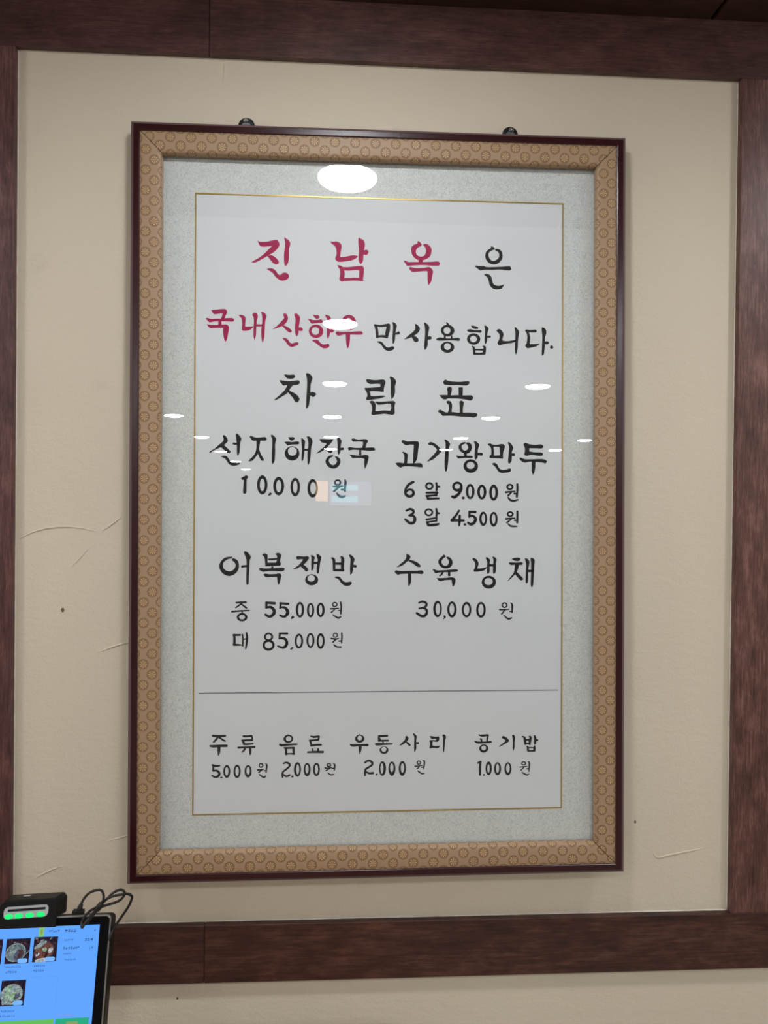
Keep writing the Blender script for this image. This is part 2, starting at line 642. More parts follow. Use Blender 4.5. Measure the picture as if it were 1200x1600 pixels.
# ------------------------------------------------------------------ the far end of the room, dim in the glass
t = tag(empty('menu_screen', (0.16, Y1 + 0.005, Z(0.49))), 'lit menu screen on the far wall, a pale blue ghost in the glass', 'screen')
bm = bmesh.new()
add_box(bm, -0.375, 0.375, 0.0, 0.045, -0.225, 0.225, 0.004)
obj('screen_housing', bm, 'black', t)
bm = bmesh.new()
add_box(bm, -0.36, 0.36, 0.0455, 0.047, -0.21, 0.21, 0, 0)
for z in (0.05, -0.15):
    add_box(bm, -0.33, 0.12, 0.0475, 0.049, z, z + 0.1, 0, 1)
obj('display', bm, ['menu_pale', 'menu_cyan'], t)
t = tag(empty('kitchen_hatch', (-0.338, Y1 + 0.005, Z(0.53))), 'small warm lit kitchen hatch on the far wall, a peach ghost in the glass', 'window')
bm = bmesh.new()
for a in ((-0.12, -0.106, -0.2, 0.2), (0.106, 0.12, -0.2, 0.2), (-0.106, 0.106, 0.18, 0.2), (-0.106, 0.106, -0.2, -0.18)):
    add_box(bm, a[0], a[1], 0.0, 0.03, a[2], a[3], 0.002)
obj('hatch_frame', bm, 'wood_x', t)
obj('lit_pane', (lambda b: (add_box(b, -0.106, 0.106, 0.002, 0.012, -0.18, 0.18), b)[1])(bmesh.new()), 'warm', t)

# ------------------------------------------------------------------ framed menu board
EX = Vector((0.99998418, 0.0, 0.00562477))
EY = Vector((0.0000684, 0.99992599, -0.01216601))
EZ = Vector((-0.00562435, 0.01216621, 0.99991017))
BASE = Vector((0.06614558, -0.0461729, Z(-0.5777774)))
FM = Matrix(((EX.x, EY.x, EZ.x, BASE.x), (EX.y, EY.y, EZ.y, BASE.y), (EX.z, EY.z, EZ.z, BASE.z), (0, 0, 0, 1)))
frame = tag(empty('framed_menu', None, FM), 'large framed menu with brush lettering on white paper, brocade lining, on the wall', 'framed menu')

HW, HT = 0.3864, 1.165          # half width and height of the moulding


def sweep(prof, inset_left, name, mats, uvs=False):
    """profile of (inset from the outer edge, depth) carried round the frame as four mitred strips"""
    bm = bmesh.new()
    uvl = bm.loops.layers.uv.new('UVMap')
    sides = (('t', (1, 0)), ('r', (0, 1)), ('b', (1, 0)), ('l', (0, 1)))

    def corner(i, d, c):
        x = (HW - i) * (1 if c in (1, 2) else -1)
        z = HT - i if c in (0, 1) else i
        return x, d, z
    for s, (c0, c1) in enumerate(((0, 1), (1, 2), (2, 3), (3, 0))):
        acc = 0.0
        prev = None
        for j, (i, d) in enumerate(prof):
            if prev is not None:
                acc += math.hypot(i - prev[0], d - prev[1])
            a, b = Vector(corner(i, d, c0)), Vector(corner(i, d, c1))
            g = (b - a).normalized() * (0.0006 if uvs else 0.0)
            cur = (bm.verts.new(a + g), bm.verts.new(b - g), acc, (a, b))
            if prev is not None:
                f = bm.faces.new((pv[0], pv[1], cur[1], cur[0]))
                ax = 0 if s in (0, 2) else 2
                for lp in f.loops:
                    first = lp.vert in (pv[0], pv[1])
                    lp[uvl].uv = ((lp.vert.co[ax]) * 1000 + 500, (pv[2] if first else cur[2]) * 1000 + inset_left)
                f.smooth = True
            pv = cur
            prev = (i, d)
    bmesh.ops.recalc_face_normals(bm, faces=bm.faces)
    return bm


# moulding: outer side, bevelled face, inner step
prof = [(0.0, 0.0225), (0.0, 0.0045), (0.0006, 0.0036), (0.0046, 0.0006), (0.0054, 0.0), (0.0132, 0.0), (0.0145, 0.0008), (0.0148, 0.006)]
bm = sweep(prof, 0, 'moulding', 'moulding')
for i, f in enumerate(bm.faces):
    f.smooth = False
    f.material_index = 1 if i % (len(prof) - 1) == 2 else 0
# closed back so that the rails have thickness
o = obj('moulding', bm, ['moulding', 'moulding_highlight'], frame)
so = o.modifiers.new('solid', 'SOLIDIFY')
so.thickness = 0.001
so.offset = -1
# brocade liner: broad face, rounded inner edge, steep lip down to the glass
prof = [(0.0140, 0.0022), (0.0180, 0.0018), (0.0290, 0.0020), (0.0400, 0.0028), (0.0440, 0.0040), (0.0456, 0.0058), (0.0462, 0.0085), (0.0464, 0.0163)]
bm = sweep(prof, 4.0, 'fabric_liner', 'brocade', True)
obj('fabric_liner', bm, 'brocade', frame, True)

for cx, cz in ((-1, 1), (1, 1), (1, 0), (-1, 0)):
    bm = bmesh.new()
    rows = []
    for i, d in prof[1:-1]:
        x, z = cx * (HW - i), (HT - i if cz else i)
        dz = -1 if cz else 1
        q = Vector((dz, 0, cx)).normalized() * 0.00045
        rows.append((bm.verts.new((x + q.x, d - 0.00015, z + q.z)), bm.verts.new((x - q.x, d - 0.00015, z - q.z))))
    for (a, b), (c, d) in zip(rows, rows[1:]):
        bm.faces.new((a, b, d, c))
    obj('mitre_joint', bm, 'seam', frame)

mat = box('mat_board', 'mat', -HW + 0.030, HW - 0.030, 0.0205, 0.0222, 0.032, HT - 0.032, 0, frame)
box('mat_overlap', 'mat', -HW + 0.034, HW - 0.034, 0.0202, 0.0205, 0.032, 0.0975, 0, frame)
PX0, PX1, PZ0, PZ1 = -0.2905, 0.2895, 0.0975, 1.0632
paper = box('menu_paper', 'paper', PX0 + 0.0006, PX1 - 0.0006, 0.0200, 0.0205, PZ0 + 0.0006, PZ1 - 0.0006, 0, frame)
g = 0.0019
bm = bmesh.new()
add_box(bm, PX0 - g, PX0, 0.0197, 0.0204, PZ0 - g, PZ1 + g)
add_box(bm, PX1, PX1 + g, 0.0197, 0.0204, PZ0 - g, PZ1 + g)
add_box(bm, PX0, PX1, 0.0197, 0.0204, PZ1, PZ1 + g)
add_box(bm, PX0, PX1, 0.0197, 0.0204, PZ0 - g, PZ0)
obj('gold_border', bm, 'gold', frame)
box('glass_pane', 'glass', -HW + 0.020, HW - 0.020, 0.0165, 0.0185, 0.020, HT - 0.020, 0, frame)
box('backing_board', 'case', -HW + 0.006, HW - 0.006, 0.0224, 0.0234, 0.006, HT - 0.006, 0, frame)


# ------------------------------------------------------------------ brush strokes of the menu, in millimetres on the paper
# o = ring, s = stroke of varying width, p = outline
GLYPHS = {
 'title_380': [
  ('p',[-195.44,992.94,-191.13,991.21,-180.35,991.65,-172.89,993.68,-165.58,994.87,-162.5,991.68,-161.06,987.27,-163.7,982.01,-168.66,976.45,-176.11,971.24,-181.91,967.76,-189.35,963.4,-197.62,958.85,-205.06,958.26,-200.94,961.45,-193.5,965.81,-185.24,972.28,-179.46,978.28,-172.44,985.32,-178.66,984.16,-186.12,983.3,-191.1,984.68,-193.6,987.97],'10000000000001000010000'),
  ('p',[-179.84,969.06,-175.28,970.43,-170.29,969.29,-165.29,965.22,-162.12,960.27,-163.18,957.07,-166.5,956.15,-170.25,957.57,-173.58,960.84],'100000000'),
  ('p',[-153.38,1000.04,-151.29,997.58,-147.12,995.0,-144.44,990.87,-144.59,986.68,-146.23,980.77,-146.35,969.87,-146.98,961.47,-149.46,955.54,-152.36,953.8,-153.8,959.63,-154.1,972.2,-152.9,983.12,-152.51,990.67,-153.62,996.51],'100000000100000'),
  ('p',[-181.0,948.28,-177.68,949.7,-171.87,949.58,-166.88,946.35,-163.95,941.81,-160.2,939.8,-156.06,942.82,-151.9,943.76,-147.74,941.76,-146.06,938.02,-148.12,933.79,-152.69,931.59,-157.67,930.89,-162.67,933.04,-167.67,937.12,-171.01,942.07,-176.01,945.72],'10000000000000000'),
 ],
 'title_500': [
  ('p',[-81.98,994.29,-76.95,994.08,-71.08,994.57,-66.04,992.0,-63.92,987.85,-65.15,978.56,-66.12,970.54,-60.08,970.51,-50.85,972.59,-44.13,973.42,-38.23,972.47,-40.74,969.04,-47.46,965.51,-57.53,963.42,-68.44,962.48,-72.64,964.91,-73.92,968.24,-71.85,975.03,-72.72,983.42,-75.25,987.98,-79.45,990.82],'100000100010000000000'),
  ('p',[-37.5,999.88,-35.82,1001.61,-33.29,999.57,-29.49,997.98,-27.37,992.97,-27.18,988.76,-28.59,981.98,-29.4,972.68,-30.21,964.23,-33.56,959.51,-36.52,963.24,-37.22,970.81,-36.59,983.47,-37.63,991.87],'00000000010000'),
  ('p',[-29.43,980.69,-25.64,982.72,-22.27,981.71,-21.58,978.35,-23.51,974.93,-26.45,974.27,-30.0,976.04],'0000000'),
  ('p',[-70.94,957.21,-67.16,957.04,-62.54,955.05,-60.01,950.9,-58.72,944.19,-59.53,937.44,-59.94,932.8,-62.45,931.31,-65.81,932.67,-67.33,935.58,-66.27,942.34,-66.55,949.91,-68.83,953.64],'1000000000000'),
  ('p',[-61.7,954.65,-54.14,954.4,-43.22,955.92,-32.28,956.76,-28.9,954.14,-28.47,950.78,-29.28,940.64,-30.1,935.99,-28.41,934.09,-31.35,933.01,-37.24,933.3,-36.42,938.8,-36.03,945.55,-36.47,950.17,-44.04,950.0,-53.28,948.95,-60.84,949.62],'10000000101001001'),
  ('p',[-60.79,937.41,-51.56,937.62,-43.15,938.23,-33.9,938.01,-33.04,932.97,-43.13,933.59,-51.54,932.99,-60.77,932.36],'10011001'),
 ],
 'title_620': [
  ('p',[55.94,997.18,57.64,998.66,60.62,996.45,63.01,993.12,61.92,990.55,57.25,988.32,54.29,984.43,53.71,980.61,55.17,976.83,58.57,974.63,62.82,974.05,66.64,975.41,69.18,979.29,69.76,984.39,68.3,989.01,65.05,992.75,67.43,994.25,72.11,993.94,76.38,990.48,78.69,985.88,78.12,979.51,76.01,974.37,71.76,970.88,67.52,969.08,64.97,968.17,57.32,968.42,52.21,971.26,47.95,976.23,46.4,982.12,46.64,988.05,49.59,991.94,56.38,994.65],'10001000000000010000000000000001'),
  ('p',[58.59,969.72,64.96,969.44,64.56,964.78,57.76,964.62],'1111'),
  ('p',[33.74,967.01,37.38,966.67,41.63,964.91,48.84,965.08,65.83,965.48,78.59,966.12,87.95,967.02,91.37,965.41,91.8,962.45,89.68,960.11,78.61,959.85,65.85,960.57,48.86,959.5,39.96,958.27,36.97,962.43],'100000000000010'),
  ('p',[42.93,955.38,45.05,957.12,49.72,955.96,57.36,955.46,67.56,956.2,74.36,957.8,78.62,955.36,81.19,950.75,79.94,943.94,78.69,936.29,76.15,931.15,73.78,928.72,72.73,936.16,72.28,943.77,72.43,950.72,65.88,950.83,57.38,949.79,48.9,949.17,44.64,952.04],'0000000000010010000'),
 ],
 'titlek_730': [
  ('p',[173.44,992.89,176.88,992.55,180.16,990.33,178.19,987.47,173.47,985.23,170.47,981.75,170.31,977.49,172.65,972.43,177.81,969.57,182.97,971.82,186.82,975.75,187.07,981.3,184.65,984.65,179.48,987.5,182.91,989.29,187.22,988.55,191.1,985.23,192.67,979.73,192.0,973.74,188.14,968.11,183.85,965.03,178.26,964.05,171.81,965.6,166.64,970.58,164.73,976.5,165.74,983.34,169.16,987.25,173.88,990.35],'1001000000000100000000000001'),
  ('p',[148.83,959.95,150.36,962.12,153.8,961.09,162.38,961.29,166.67,959.77,178.7,960.05,191.6,960.78,203.66,961.91,206.25,959.58,207.12,957.04,203.68,955.09,195.93,955.51,187.32,956.16,177.0,955.33,164.11,955.03,156.82,954.01,152.09,957.05],'00000000010000010'),
  ('p',[162.42,947.67,165.85,948.86,171.0,948.12,174.88,943.95,176.02,938.44,177.93,933.37,182.23,930.74,188.26,930.36,195.82,932.91,193.43,928.6,191.28,925.82,186.55,924.61,180.53,924.48,175.37,926.93,171.92,931.54,170.18,938.31,168.01,943.37],'10000000101000000'),
 ],
 'beef': [
  ('p',[-266.64,882.8,-260.02,883.25,-248.25,884.79,-243.96,883.79,-241.8,880.04,-243.93,875.12,-246.04,869.66,-251.4,869.56,-249.81,873.92,-249.07,877.19,-254.64,877.08,-261.05,876.09,-264.27,878.51],'1000001101000'),
  ('p',[-275.13,869.65,-271.72,870.25,-267.44,869.03,-253.54,869.52,-238.55,870.67,-233.19,870.45,-231.03,867.78,-232.63,865.36,-236.38,864.97,-249.24,865.27,-259.93,864.85,-269.01,863.27,-272.23,865.91],'1000000000010'),
  ('p',[-255.66,865.69,-250.84,865.24,-250.28,859.83,-255.63,859.73],'1111'),
  ('p',[-272.95,860.71,-267.39,859.51,-255.63,859.73,-243.86,860.71,-239.56,857.86,-239.01,853.54,-240.58,844.84,-242.15,837.22,-244.81,832.84,-246.77,839.31,-247.87,846.87,-247.91,855.0,-257.75,854.82,-267.37,854.1,-271.12,856.74],'100000001001010'),
  ('p',[-224.84,875.71,-219.26,875.81,-214.42,873.52,-213.32,869.2,-213.83,862.68,-214.03,857.79,-208.44,857.89,-200.38,858.37,-203.59,854.73,-208.41,851.92,-215.93,850.92,-219.38,853.35,-218.66,860.42,-219.23,869.09,-221.39,872.3],'100001010000000'),
  ('p',[-203.14,876.45,-199.93,879.77,-195.62,878.23,-194.31,873.37,-196.11,867.36,-196.61,857.57,-197.09,844.53,-199.21,836.89,-200.85,842.29,-200.9,855.32,-200.41,866.19,-200.97,872.69],'000000010000'),
  ('p',[-189.38,881.07,-187.02,881.44,-182.69,878.48,-180.73,874.17,-182.65,867.61,-183.46,855.64,-184.15,841.5,-186.81,832.76,-188.45,839.25,-189.05,852.28,-187.8,863.17,-187.85,874.03],'100000010000'),
  ('p',[-196.62,861.91,-187.47,861.87,-187.46,858.61,-197.15,858.43],'1111'),
  ('p',[-171.82,854.22,-163.86,860.35,-157.41,867.54,-153.11,872.53,-154.75,876.85,-154.22,879.04,-150.97,879.32,-148.26,875.89,-147.48,871.0,-149.84,865.51,-155.22,860.51,-163.85,856.54],'100100000000'),
  ('p',[-157.38,860.47,-153.06,860.55,-146.56,857.4,-142.22,853.67,-141.66,850.96,-145.45,849.8,-150.87,854.06,-155.21,858.33],'00000000'),
  ('p',[-137.45,878.82,-134.2,879.64,-130.4,876.78,-128.43,872.45,-129.49,865.35,-130.54,857.7,-130.83,848.97,-133.73,843.47,-136.24,848.88,-136.3,861.95,-135.79,870.68,-136.89,875.02],'000000010000'),
  ('p',[-131.4,857.14,-127.07,858.31,-124.35,856.18,-124.88,852.9,-128.13,852.29,-131.39,853.87],'000000'),
  ('p',[-156.22,840.68,-151.9,841.19,-147.56,838.87,-144.3,834.03,-141.05,832.67,-136.72,834.16,-132.94,834.77,-130.76,832.63,-132.92,829.87,-137.78,827.93,-141.57,827.0,-146.44,829.09,-150.79,835.01],'1000000000000'),
  ('p',[-108.71,878.83,-105.45,877.8,-100.56,877.9,-98.05,875.22,-98.91,873.02,-102.71,871.85,-105.98,873.97],'1000000'),
  ('p',[-116.5,871.59,-114.11,871.96,-108.68,870.1,-101.08,870.25,-95.64,871.22,-93.24,868.76,-93.99,866.01,-99.97,865.36,-110.83,864.06,-113.01,867.29],'1000000010'),
  ('o',[-103.5,852.41,11.41,10.69,-104.48,852.72,5.98,6.0]),
  ('p',[-89.15,878.99,-85.88,878.18,-81.52,876.08,-80.41,871.73,-81.47,862.97,-81.43,852.05,-82.49,845.47,-84.86,840.52,-86.63,846.49,-86.35,859.6,-86.4,871.62,-88.59,875.4],'100000010000'),
  ('p',[-81.98,855.1,-77.63,856.27,-75.44,853.25,-77.61,850.8,-81.97,851.49],'00000'),
  ('p',[-110.51,838.43,-105.3,839.07,-100.41,838.61,-96.59,834.31,-92.23,831.65,-87.88,832.27,-84.07,832.88,-82.21,830.18,-84.59,826.87,-91.12,825.67,-96.56,828.3,-103.1,833.1],'100000000000'),
  ('o',[-52.04,867.02,11.47,12.25,-52.59,867.67,5.46,6.56]),
  ('p',[-72.92,850.01,-70.53,852.79,-65.08,852.12,-48.71,852.42,-33.41,853.79,-30.12,850.78,-32.3,848.34,-48.69,848.26,-59.61,848.07,-67.78,845.95,-71.06,847.32],'00000000000'),
  ('p',[-56.89,849.21,-49.79,848.79,-50.29,837.29,-51.9,829.61,-54.29,825.74,-56.07,835.0],'110010'),
 ],
 'beefk': [
  ('s',[-11.71,863.64,2.36,-9.17,861.15,4.46,-7.63,853.59,4.46,-7.22,845.37,4.46]),
  ('s',[-11.08,864.03,2.89,-2.85,862.54,3.68,5.38,863.58,4.46,10.45,864.05,5.78]),
  ('s',[10.45,863.42,5.78,9.84,857.07,6.56,8.34,850.71,6.04,7.98,845.64,4.2]),
  ('s',[-7.22,845.37,3.41,-0.26,846.51,3.94,7.98,845.64,4.73]),
  ('p',[16.14,868.84,19.95,868.66,23.51,864.93,23.53,861.12,21.9,853.49,21.3,844.61,20.06,836.99,17.28,834.41,16.86,844.53,17.7,857.22,17.68,863.55],'10000001000'),
  ('s',[20.65,850.3,2.62,24.45,851.26,3.68,26.35,851.92,5.25]),
  ('p',[-8.07,837.52,-2.76,838.49,1.68,836.04,4.86,831.66,9.94,828.58,16.28,830.84,19.83,829.38,18.83,825.82,13.77,823.58,7.43,823.86,2.34,827.82,-1.48,833.45],'100000000000'),
  ('p',[35.03,842.06,42.89,848.8,50.5,855.28,53.28,859.77,53.01,865.48,54.28,867.02,59.39,862.42,60.42,858.0,57.51,852.87,51.8,848.32,42.9,843.72],'10000000000'),
  ('p',[47.35,846.97,53.07,847.33,57.54,843.98,58.45,840.19,55.01,838.23,51.19,839.43],'000000'),
  ('p',[67.01,868.28,68.92,869.33,73.4,865.86,75.71,861.45,74.08,853.16,73.23,841.72,72.5,831.54,68.44,825.12,67.39,832.72,68.61,847.98,68.57,860.68],'00000001000'),
  ('s',[72.83,844.88,5.25,76.66,845.21,5.51]),
  ('o',[104.74,857.28,10.88,9.42,103.84,857.26,5.38,5.34]),
  ('s',[103.41,869.6,2.62,105.34,866.7,3.68]),
  ('s',[87.78,842.99,2.62,92.63,843.58,4.99,105.42,843.29,3.15,115.66,843.73,3.68,121.82,843.58,5.25]),
  ('s',[100.29,847.91,3.15,100.3,844.73,3.41]),
  ('s',[111.17,848.1,2.62,111.18,844.29,3.15]),
  ('o',[104.57,830.81,10.88,8.9,104.56,831.83,5.38,5.34]),
  ('s',[104.16,839.07,2.1,105.44,837.82,2.1]),
  ('s',[143.56,864.87,2.36,146.4,863.39,4.73,152.18,862.22,3.68]),
  ('s',[136.39,858.36,1.84,140.63,857.55,5.25,148.99,857.06,3.41,157.35,856.96,4.46]),
  ('o',[146.46,844.52,10.8,9.18,146.2,844.52,5.4,5.1]),
  ('p',[163.11,865.61,166.32,866.31,170.2,862.55,170.21,859.36,168.55,853.59,168.08,842.09,165.52,836.3,163.83,842.02,164.69,853.52,164.67,861.17],'1000001000'),
  ('s',[167.67,848.47,2.89,172.43,848.8,3.94]),
  ('s',[144.57,832.76,2.1,146.76,830.25,3.94,147.82,821.34,4.2]),
  ('s',[161.92,833.05,2.1,164.25,831.18,4.46,163.5,822.87,4.99]),
  ('s',[147.8,827.71,2.62,162.59,827.71,2.89]),
  ('s',[147.17,821.33,3.68,155.53,821.21,3.15,163.89,821.99,4.2]),
  ('p',[183.1,858.32,186.96,861.33,191.49,859.11,194.73,853.42,193.46,847.64,192.83,843.16,200.58,842.02,214.79,844.82,211.57,840.29,200.59,838.18,194.14,836.79,187.69,835.41,184.84,838.55,186.38,842.41,188.3,847.55,187.63,853.29],'0000010100000000'),
  ('p',[212.15,863.32,214.09,864.64,219.28,858.97,219.68,854.5,218.03,844.24,217.42,830.15,214.61,819.87,212.9,828.8,213.5,844.16,213.72,856.95],'0000001000'),
  ('s',[231.58,859.2,4.2,238.07,858.67,4.2,246.11,859.08,4.73]),
  ('s',[232.23,859.21,3.94,235.24,850.94,4.46,234.87,841.97,4.99,233.6,834.91,5.25]),
  ('p',[229.71,836.12,232.94,838.74,238.13,837.93,253.7,838.71,247.87,834.51,239.44,832.44,232.96,831.44],'0001000'),
  ('p',[256.22,863.49,259.47,864.83,263.38,861.06,263.78,855.29,261.72,848.84,261.5,836.02,260.24,823.18,258.3,819.94,256.6,821.84,256.95,835.94,257.3,851.33],'00000000000'),
  ('s',[260.84,840.24,4.73,265.39,840.57,5.25]),
  ('s',[272.3,833.64,5.25,272.82,833.65,5.25]),
 ],
 'head_420': [
  ('p',[-152.91,782.94,-150.83,783.81,-144.59,783.23,-138.77,783.82,-136.26,782.35,-136.09,780.26,-138.33,777.71,-142.9,776.97,-148.73,777.98],'000000000'),
  ('p',[-160.51,773.79,-157.03,774.51,-149.54,773.36,-141.22,773.73,-131.24,774.88,-128.73,772.4,-129.13,769.46,-133.71,767.47,-140.36,767.04,-149.52,766.92,-154.5,766.18,-157.01,769.07],'000000000000'),
  ('p',[-147.86,767.95,-138.7,767.65,-143.67,761.31,-144.66,758.36,-148.63,753.7,-155.26,749.43,-162.72,744.74,-167.28,743.01,-167.86,744.25,-160.25,751.04,-153.63,757.4,-149.5,763.74],'110100000000'),
  ('p',[-146.97,755.82,-144.66,758.36,-138.65,755.51,-132.81,751.82,-129.04,746.42,-129.44,743.48,-132.34,740.1,-136.1,741.31,-139.45,747.13],'110000000'),
  ('p',[-119.19,785.11,-116.69,786.41,-112.09,784.38,-109.16,780.23,-109.14,776.03,-111.2,770.13,-112.0,760.9,-112.13,752.51,-113.18,742.43,-114.81,734.03,-118.97,729.95,-118.6,742.36,-117.82,756.63,-117.21,770.89,-117.74,778.43],'000000000010000'),
  ('p',[-112.65,755.44,-107.81,757.18,-103.21,754.3,-103.2,752.63,-106.94,748.8,-111.12,750.42,-112.97,752.08],'0000000'),
 ],
 'head_550': [
  ('p',[-24.87,775.97,-22.35,778.28,-17.3,777.51,-8.86,776.79,0.41,778.02,5.06,776.82,6.18,772.62,4.67,768.38,3.43,762.46,3.02,758.66,-2.05,758.59,-2.07,765.76,-2.09,770.82,-8.84,771.14,-17.27,770.44,-22.33,772.64],'0000000001101000'),
  ('p',[-26.93,764.4,-21.46,764.65,-13.04,765.18,-2.07,766.18,3.84,765.84,3.44,758.66,-4.58,758.98,-13.01,759.28,-18.91,758.78,-17.63,755.43,-17.2,751.65,-9.61,751.49,1.35,752.48,6.84,751.54,0.52,748.92,-7.07,747.14,-18.86,745.31,-23.91,745.41,-24.6,747.76,-22.67,751.15,-23.11,756.2,-26.5,762.05],'1001110010100100000000'),
  ('p',[12.65,781.15,14.33,783.03,19.84,780.41,23.07,775.39,22.41,771.16,21.15,767.76,21.44,760.17,19.94,751.71,15.73,746.59,14.86,754.17,14.39,766.83,14.36,776.11],'000000001000'),
  ('p',[-19.69,742.35,-16.33,744.07,-12.96,743.69,-9.57,739.94,-9.13,735.31,-9.53,728.57,-9.51,722.67,-12.87,721.37,-16.08,723.44,-15.01,729.35,-15.46,736.08,-17.16,739.85],'100000000000'),
  ('p',[-10.26,743.05,-0.3,742.84,12.36,743.85,19.12,744.27,22.1,741.18,20.84,737.37,20.87,729.77,20.89,724.71,17.51,721.97,14.55,722.95,14.11,728.85,15.36,733.93,14.91,739.66,8.15,739.74,3.09,738.67,-5.35,737.89,-8.31,740.38],'10000000000010010'),
  ('p',[-11.21,727.87,-4.47,728.21,3.97,729.15,14.95,728.44,18.36,722.15,11.59,722.91,3.99,723.84,-4.45,722.56,-11.19,722.23],'100110001'),
 ],
 'head_670': [
  ('p',[98.14,775.6,101.37,779.21,106.5,777.25,115.03,776.27,126.14,776.17,138.11,777.19,140.26,774.5,137.7,771.49,133.86,770.16,122.74,770.69,109.08,770.5,100.55,771.23,98.41,773.49],'0000000000000'),
  ('p',[103.98,765.09,107.81,768.28,111.65,766.46,111.67,761.38,109.99,753.72,104.87,753.66,105.02,760.44],'0000110'),
  ('p',[122.32,767.03,129.16,767.55,129.6,765.01,129.21,753.12,122.8,753.04],'11011'),
  ('p',[91.65,754.5,102.31,754.89,109.13,754.39,121.08,754.89,129.63,754.4,142.46,754.82,145.9,752.07,145.48,749.09,142.06,746.5,134.78,747.68,122.81,749.22,112.56,749.35,105.74,749.26,102.33,747.69,98.07,748.06,94.65,750.98],'1000000000000000'),
  ('p',[103.03,743.88,105.75,745.87,109.59,744.81,112.17,740.18,112.18,735.1,111.36,725.76,104.96,725.69,107.07,732.49,107.05,738.42,104.48,741.36],'0000011000'),
  ('p',[123.85,744.15,127.09,746.31,130.95,743.81,130.54,738.71,129.53,733.61,129.72,725.97,124.6,725.91,124.56,736.94],'00000110'),
  ('p',[89.61,728.47,93.01,731.31,97.28,729.41,103.25,726.94,111.78,727.88,122.88,726.74,134.85,727.31,150.26,726.64,153.01,723.7,151.14,721.13,146.86,719.21,140.01,720.57,126.32,720.67,116.07,721.74,107.53,721.9,97.3,721.36,93.46,725.55],'00000000000000010'),
 ],
 'row1_l': [
  ('p',[-268.76,660.1,-266.6,662.81,-260.7,666.35,-253.82,672.41,-247.92,677.45,-246.45,681.46,-248.15,686.44,-245.0,687.47,-241.52,683.51,-240.02,678.53,-241.98,675.51,-245.92,671.98,-248.87,668.95,-255.77,666.4,-262.66,662.84,-267.08,659.51],'0000100000011000'),
  ('p',[-250.35,668.44,-245.92,671.98,-240.96,667.53,-235.5,662.08,-236.97,660.37,-240.92,659.73,-242.91,661.51,-246.88,665.48],'11000000'),
  ('p',[-227.7,689.14,-225.23,690.17,-220.25,684.72,-219.05,681.23,-220.71,675.71,-221.17,667.7,-222.13,659.69,-225.08,655.17,-225.89,660.66,-226.14,672.66,-227.18,682.65],'00000001000'),
  ('s',[-230.9,674.41,3.57,-225.16,673.87,2.73]),
  ('p',[-251.27,654.25,-246.83,655.49,-241.39,654.53,-238.41,650.56,-234.94,647.09,-229.98,645.13,-221.57,645.5,-221.06,643.2,-225.01,640.87,-230.95,639.82,-235.9,641.09,-239.87,644.55,-242.85,649.53,-246.32,652.0],'10000000000000'),
  ('p',[-206.38,685.85,-203.41,686.68,-197.44,684.44,-189.5,684.52,-182.54,685.29,-179.75,682.61,-181.03,679.59,-186.5,679.23,-192.46,679.18,-200.89,678.9,-203.88,681.37],'00000000010'),
  ('p',[-195.94,679.95,-189.48,680.01,-190.45,673.99,-191.61,665.96,-192.87,659.94,-197.31,652.89,-202.25,647.85,-207.21,647.01,-207.71,648.31,-201.29,654.86,-197.34,660.9,-195.89,668.93],'110100000000'),
  ('p',[-193.86,659.93,-191.61,666.46,-188.89,658.97,-183.39,649.0,-185.87,647.78,-189.35,649.95],'110100'),
  ('p',[-173.6,687.68,-170.62,688.71,-165.62,683.74,-165.11,680.24,-166.78,674.2,-166.53,663.17,-167.46,648.12,-170.63,642.58,-171.94,648.09,-171.71,663.13,-171.07,676.17,-171.79,683.18],'000000010000'),
  ('p',[-146.69,685.31,-142.32,685.35,-137.95,685.39,-136.07,682.9,-141.05,679.71,-144.18,681.57],'100000'),
  ('p',[-152.64,677.35,-147.9,678.39,-140.42,677.84,-131.68,678.8,-128.92,676.69,-131.04,674.16,-140.4,673.69,-147.26,672.38],'10000001'),
  ('o',[-140.22,659.89,11.49,11.3,-139.86,663.15,6.87,6.9]),
  ('p',[-126.07,683.0,-122.32,682.4,-119.81,678.66,-120.41,673.63,-121.0,663.57,-122.2,652.25,-124.68,646.95,-125.58,653.48,-124.76,667.3],'000000100'),
  ('p',[-117.71,686.85,-113.58,686.89,-109.18,682.53,-108.54,676.88,-110.38,668.69,-111.33,656.11,-112.79,646.04,-115.28,641.24,-116.31,648.53,-115.99,663.61,-114.79,676.19],'10000001000'),
  ('s',[-121.63,665.82,3.41,-114.12,665.89,3.15]),
  ('p',[-97.28,682.64,-91.64,682.95,-81.6,682.54,-76.58,683.1,-76.57,680.32,-82.82,672.71,-90.32,665.72,-96.57,661.89,-102.83,659.7,-97.84,664.4,-91.59,669.48,-86.59,675.19,-87.85,676.44,-94.13,677.64],'00000000100010'),
  ('p',[-89.07,666.11,-82.79,666.42,-77.14,665.21,-77.75,662.05,-80.89,660.77,-84.66,663.25],'000000'),
  ('p',[-70.31,685.42,-66.53,685.21,-62.74,680.45,-63.36,676.67,-64.21,670.36,-64.56,662.79,-67.69,657.73,-68.96,662.76,-69.01,674.1],'100000100'),
  ('s',[-65.21,667.2,3.41,-61.06,667.87,4.46]),
  ('p',[-76.48,658.28,-82.75,656.34,-86.75,651.91,-87.99,646.86,-85.21,641.22,-80.17,637.48,-73.89,636.64,-67.62,640.09,-64.5,646.41,-65.15,651.45,-68.93,655.2,-73.96,656.16,-70.8,651.4,-70.16,647.0,-73.91,642.56,-77.68,642.53,-81.46,645.65,-82.73,650.05,-80.23,653.22,-75.85,655.77],'10000000000100000001'),
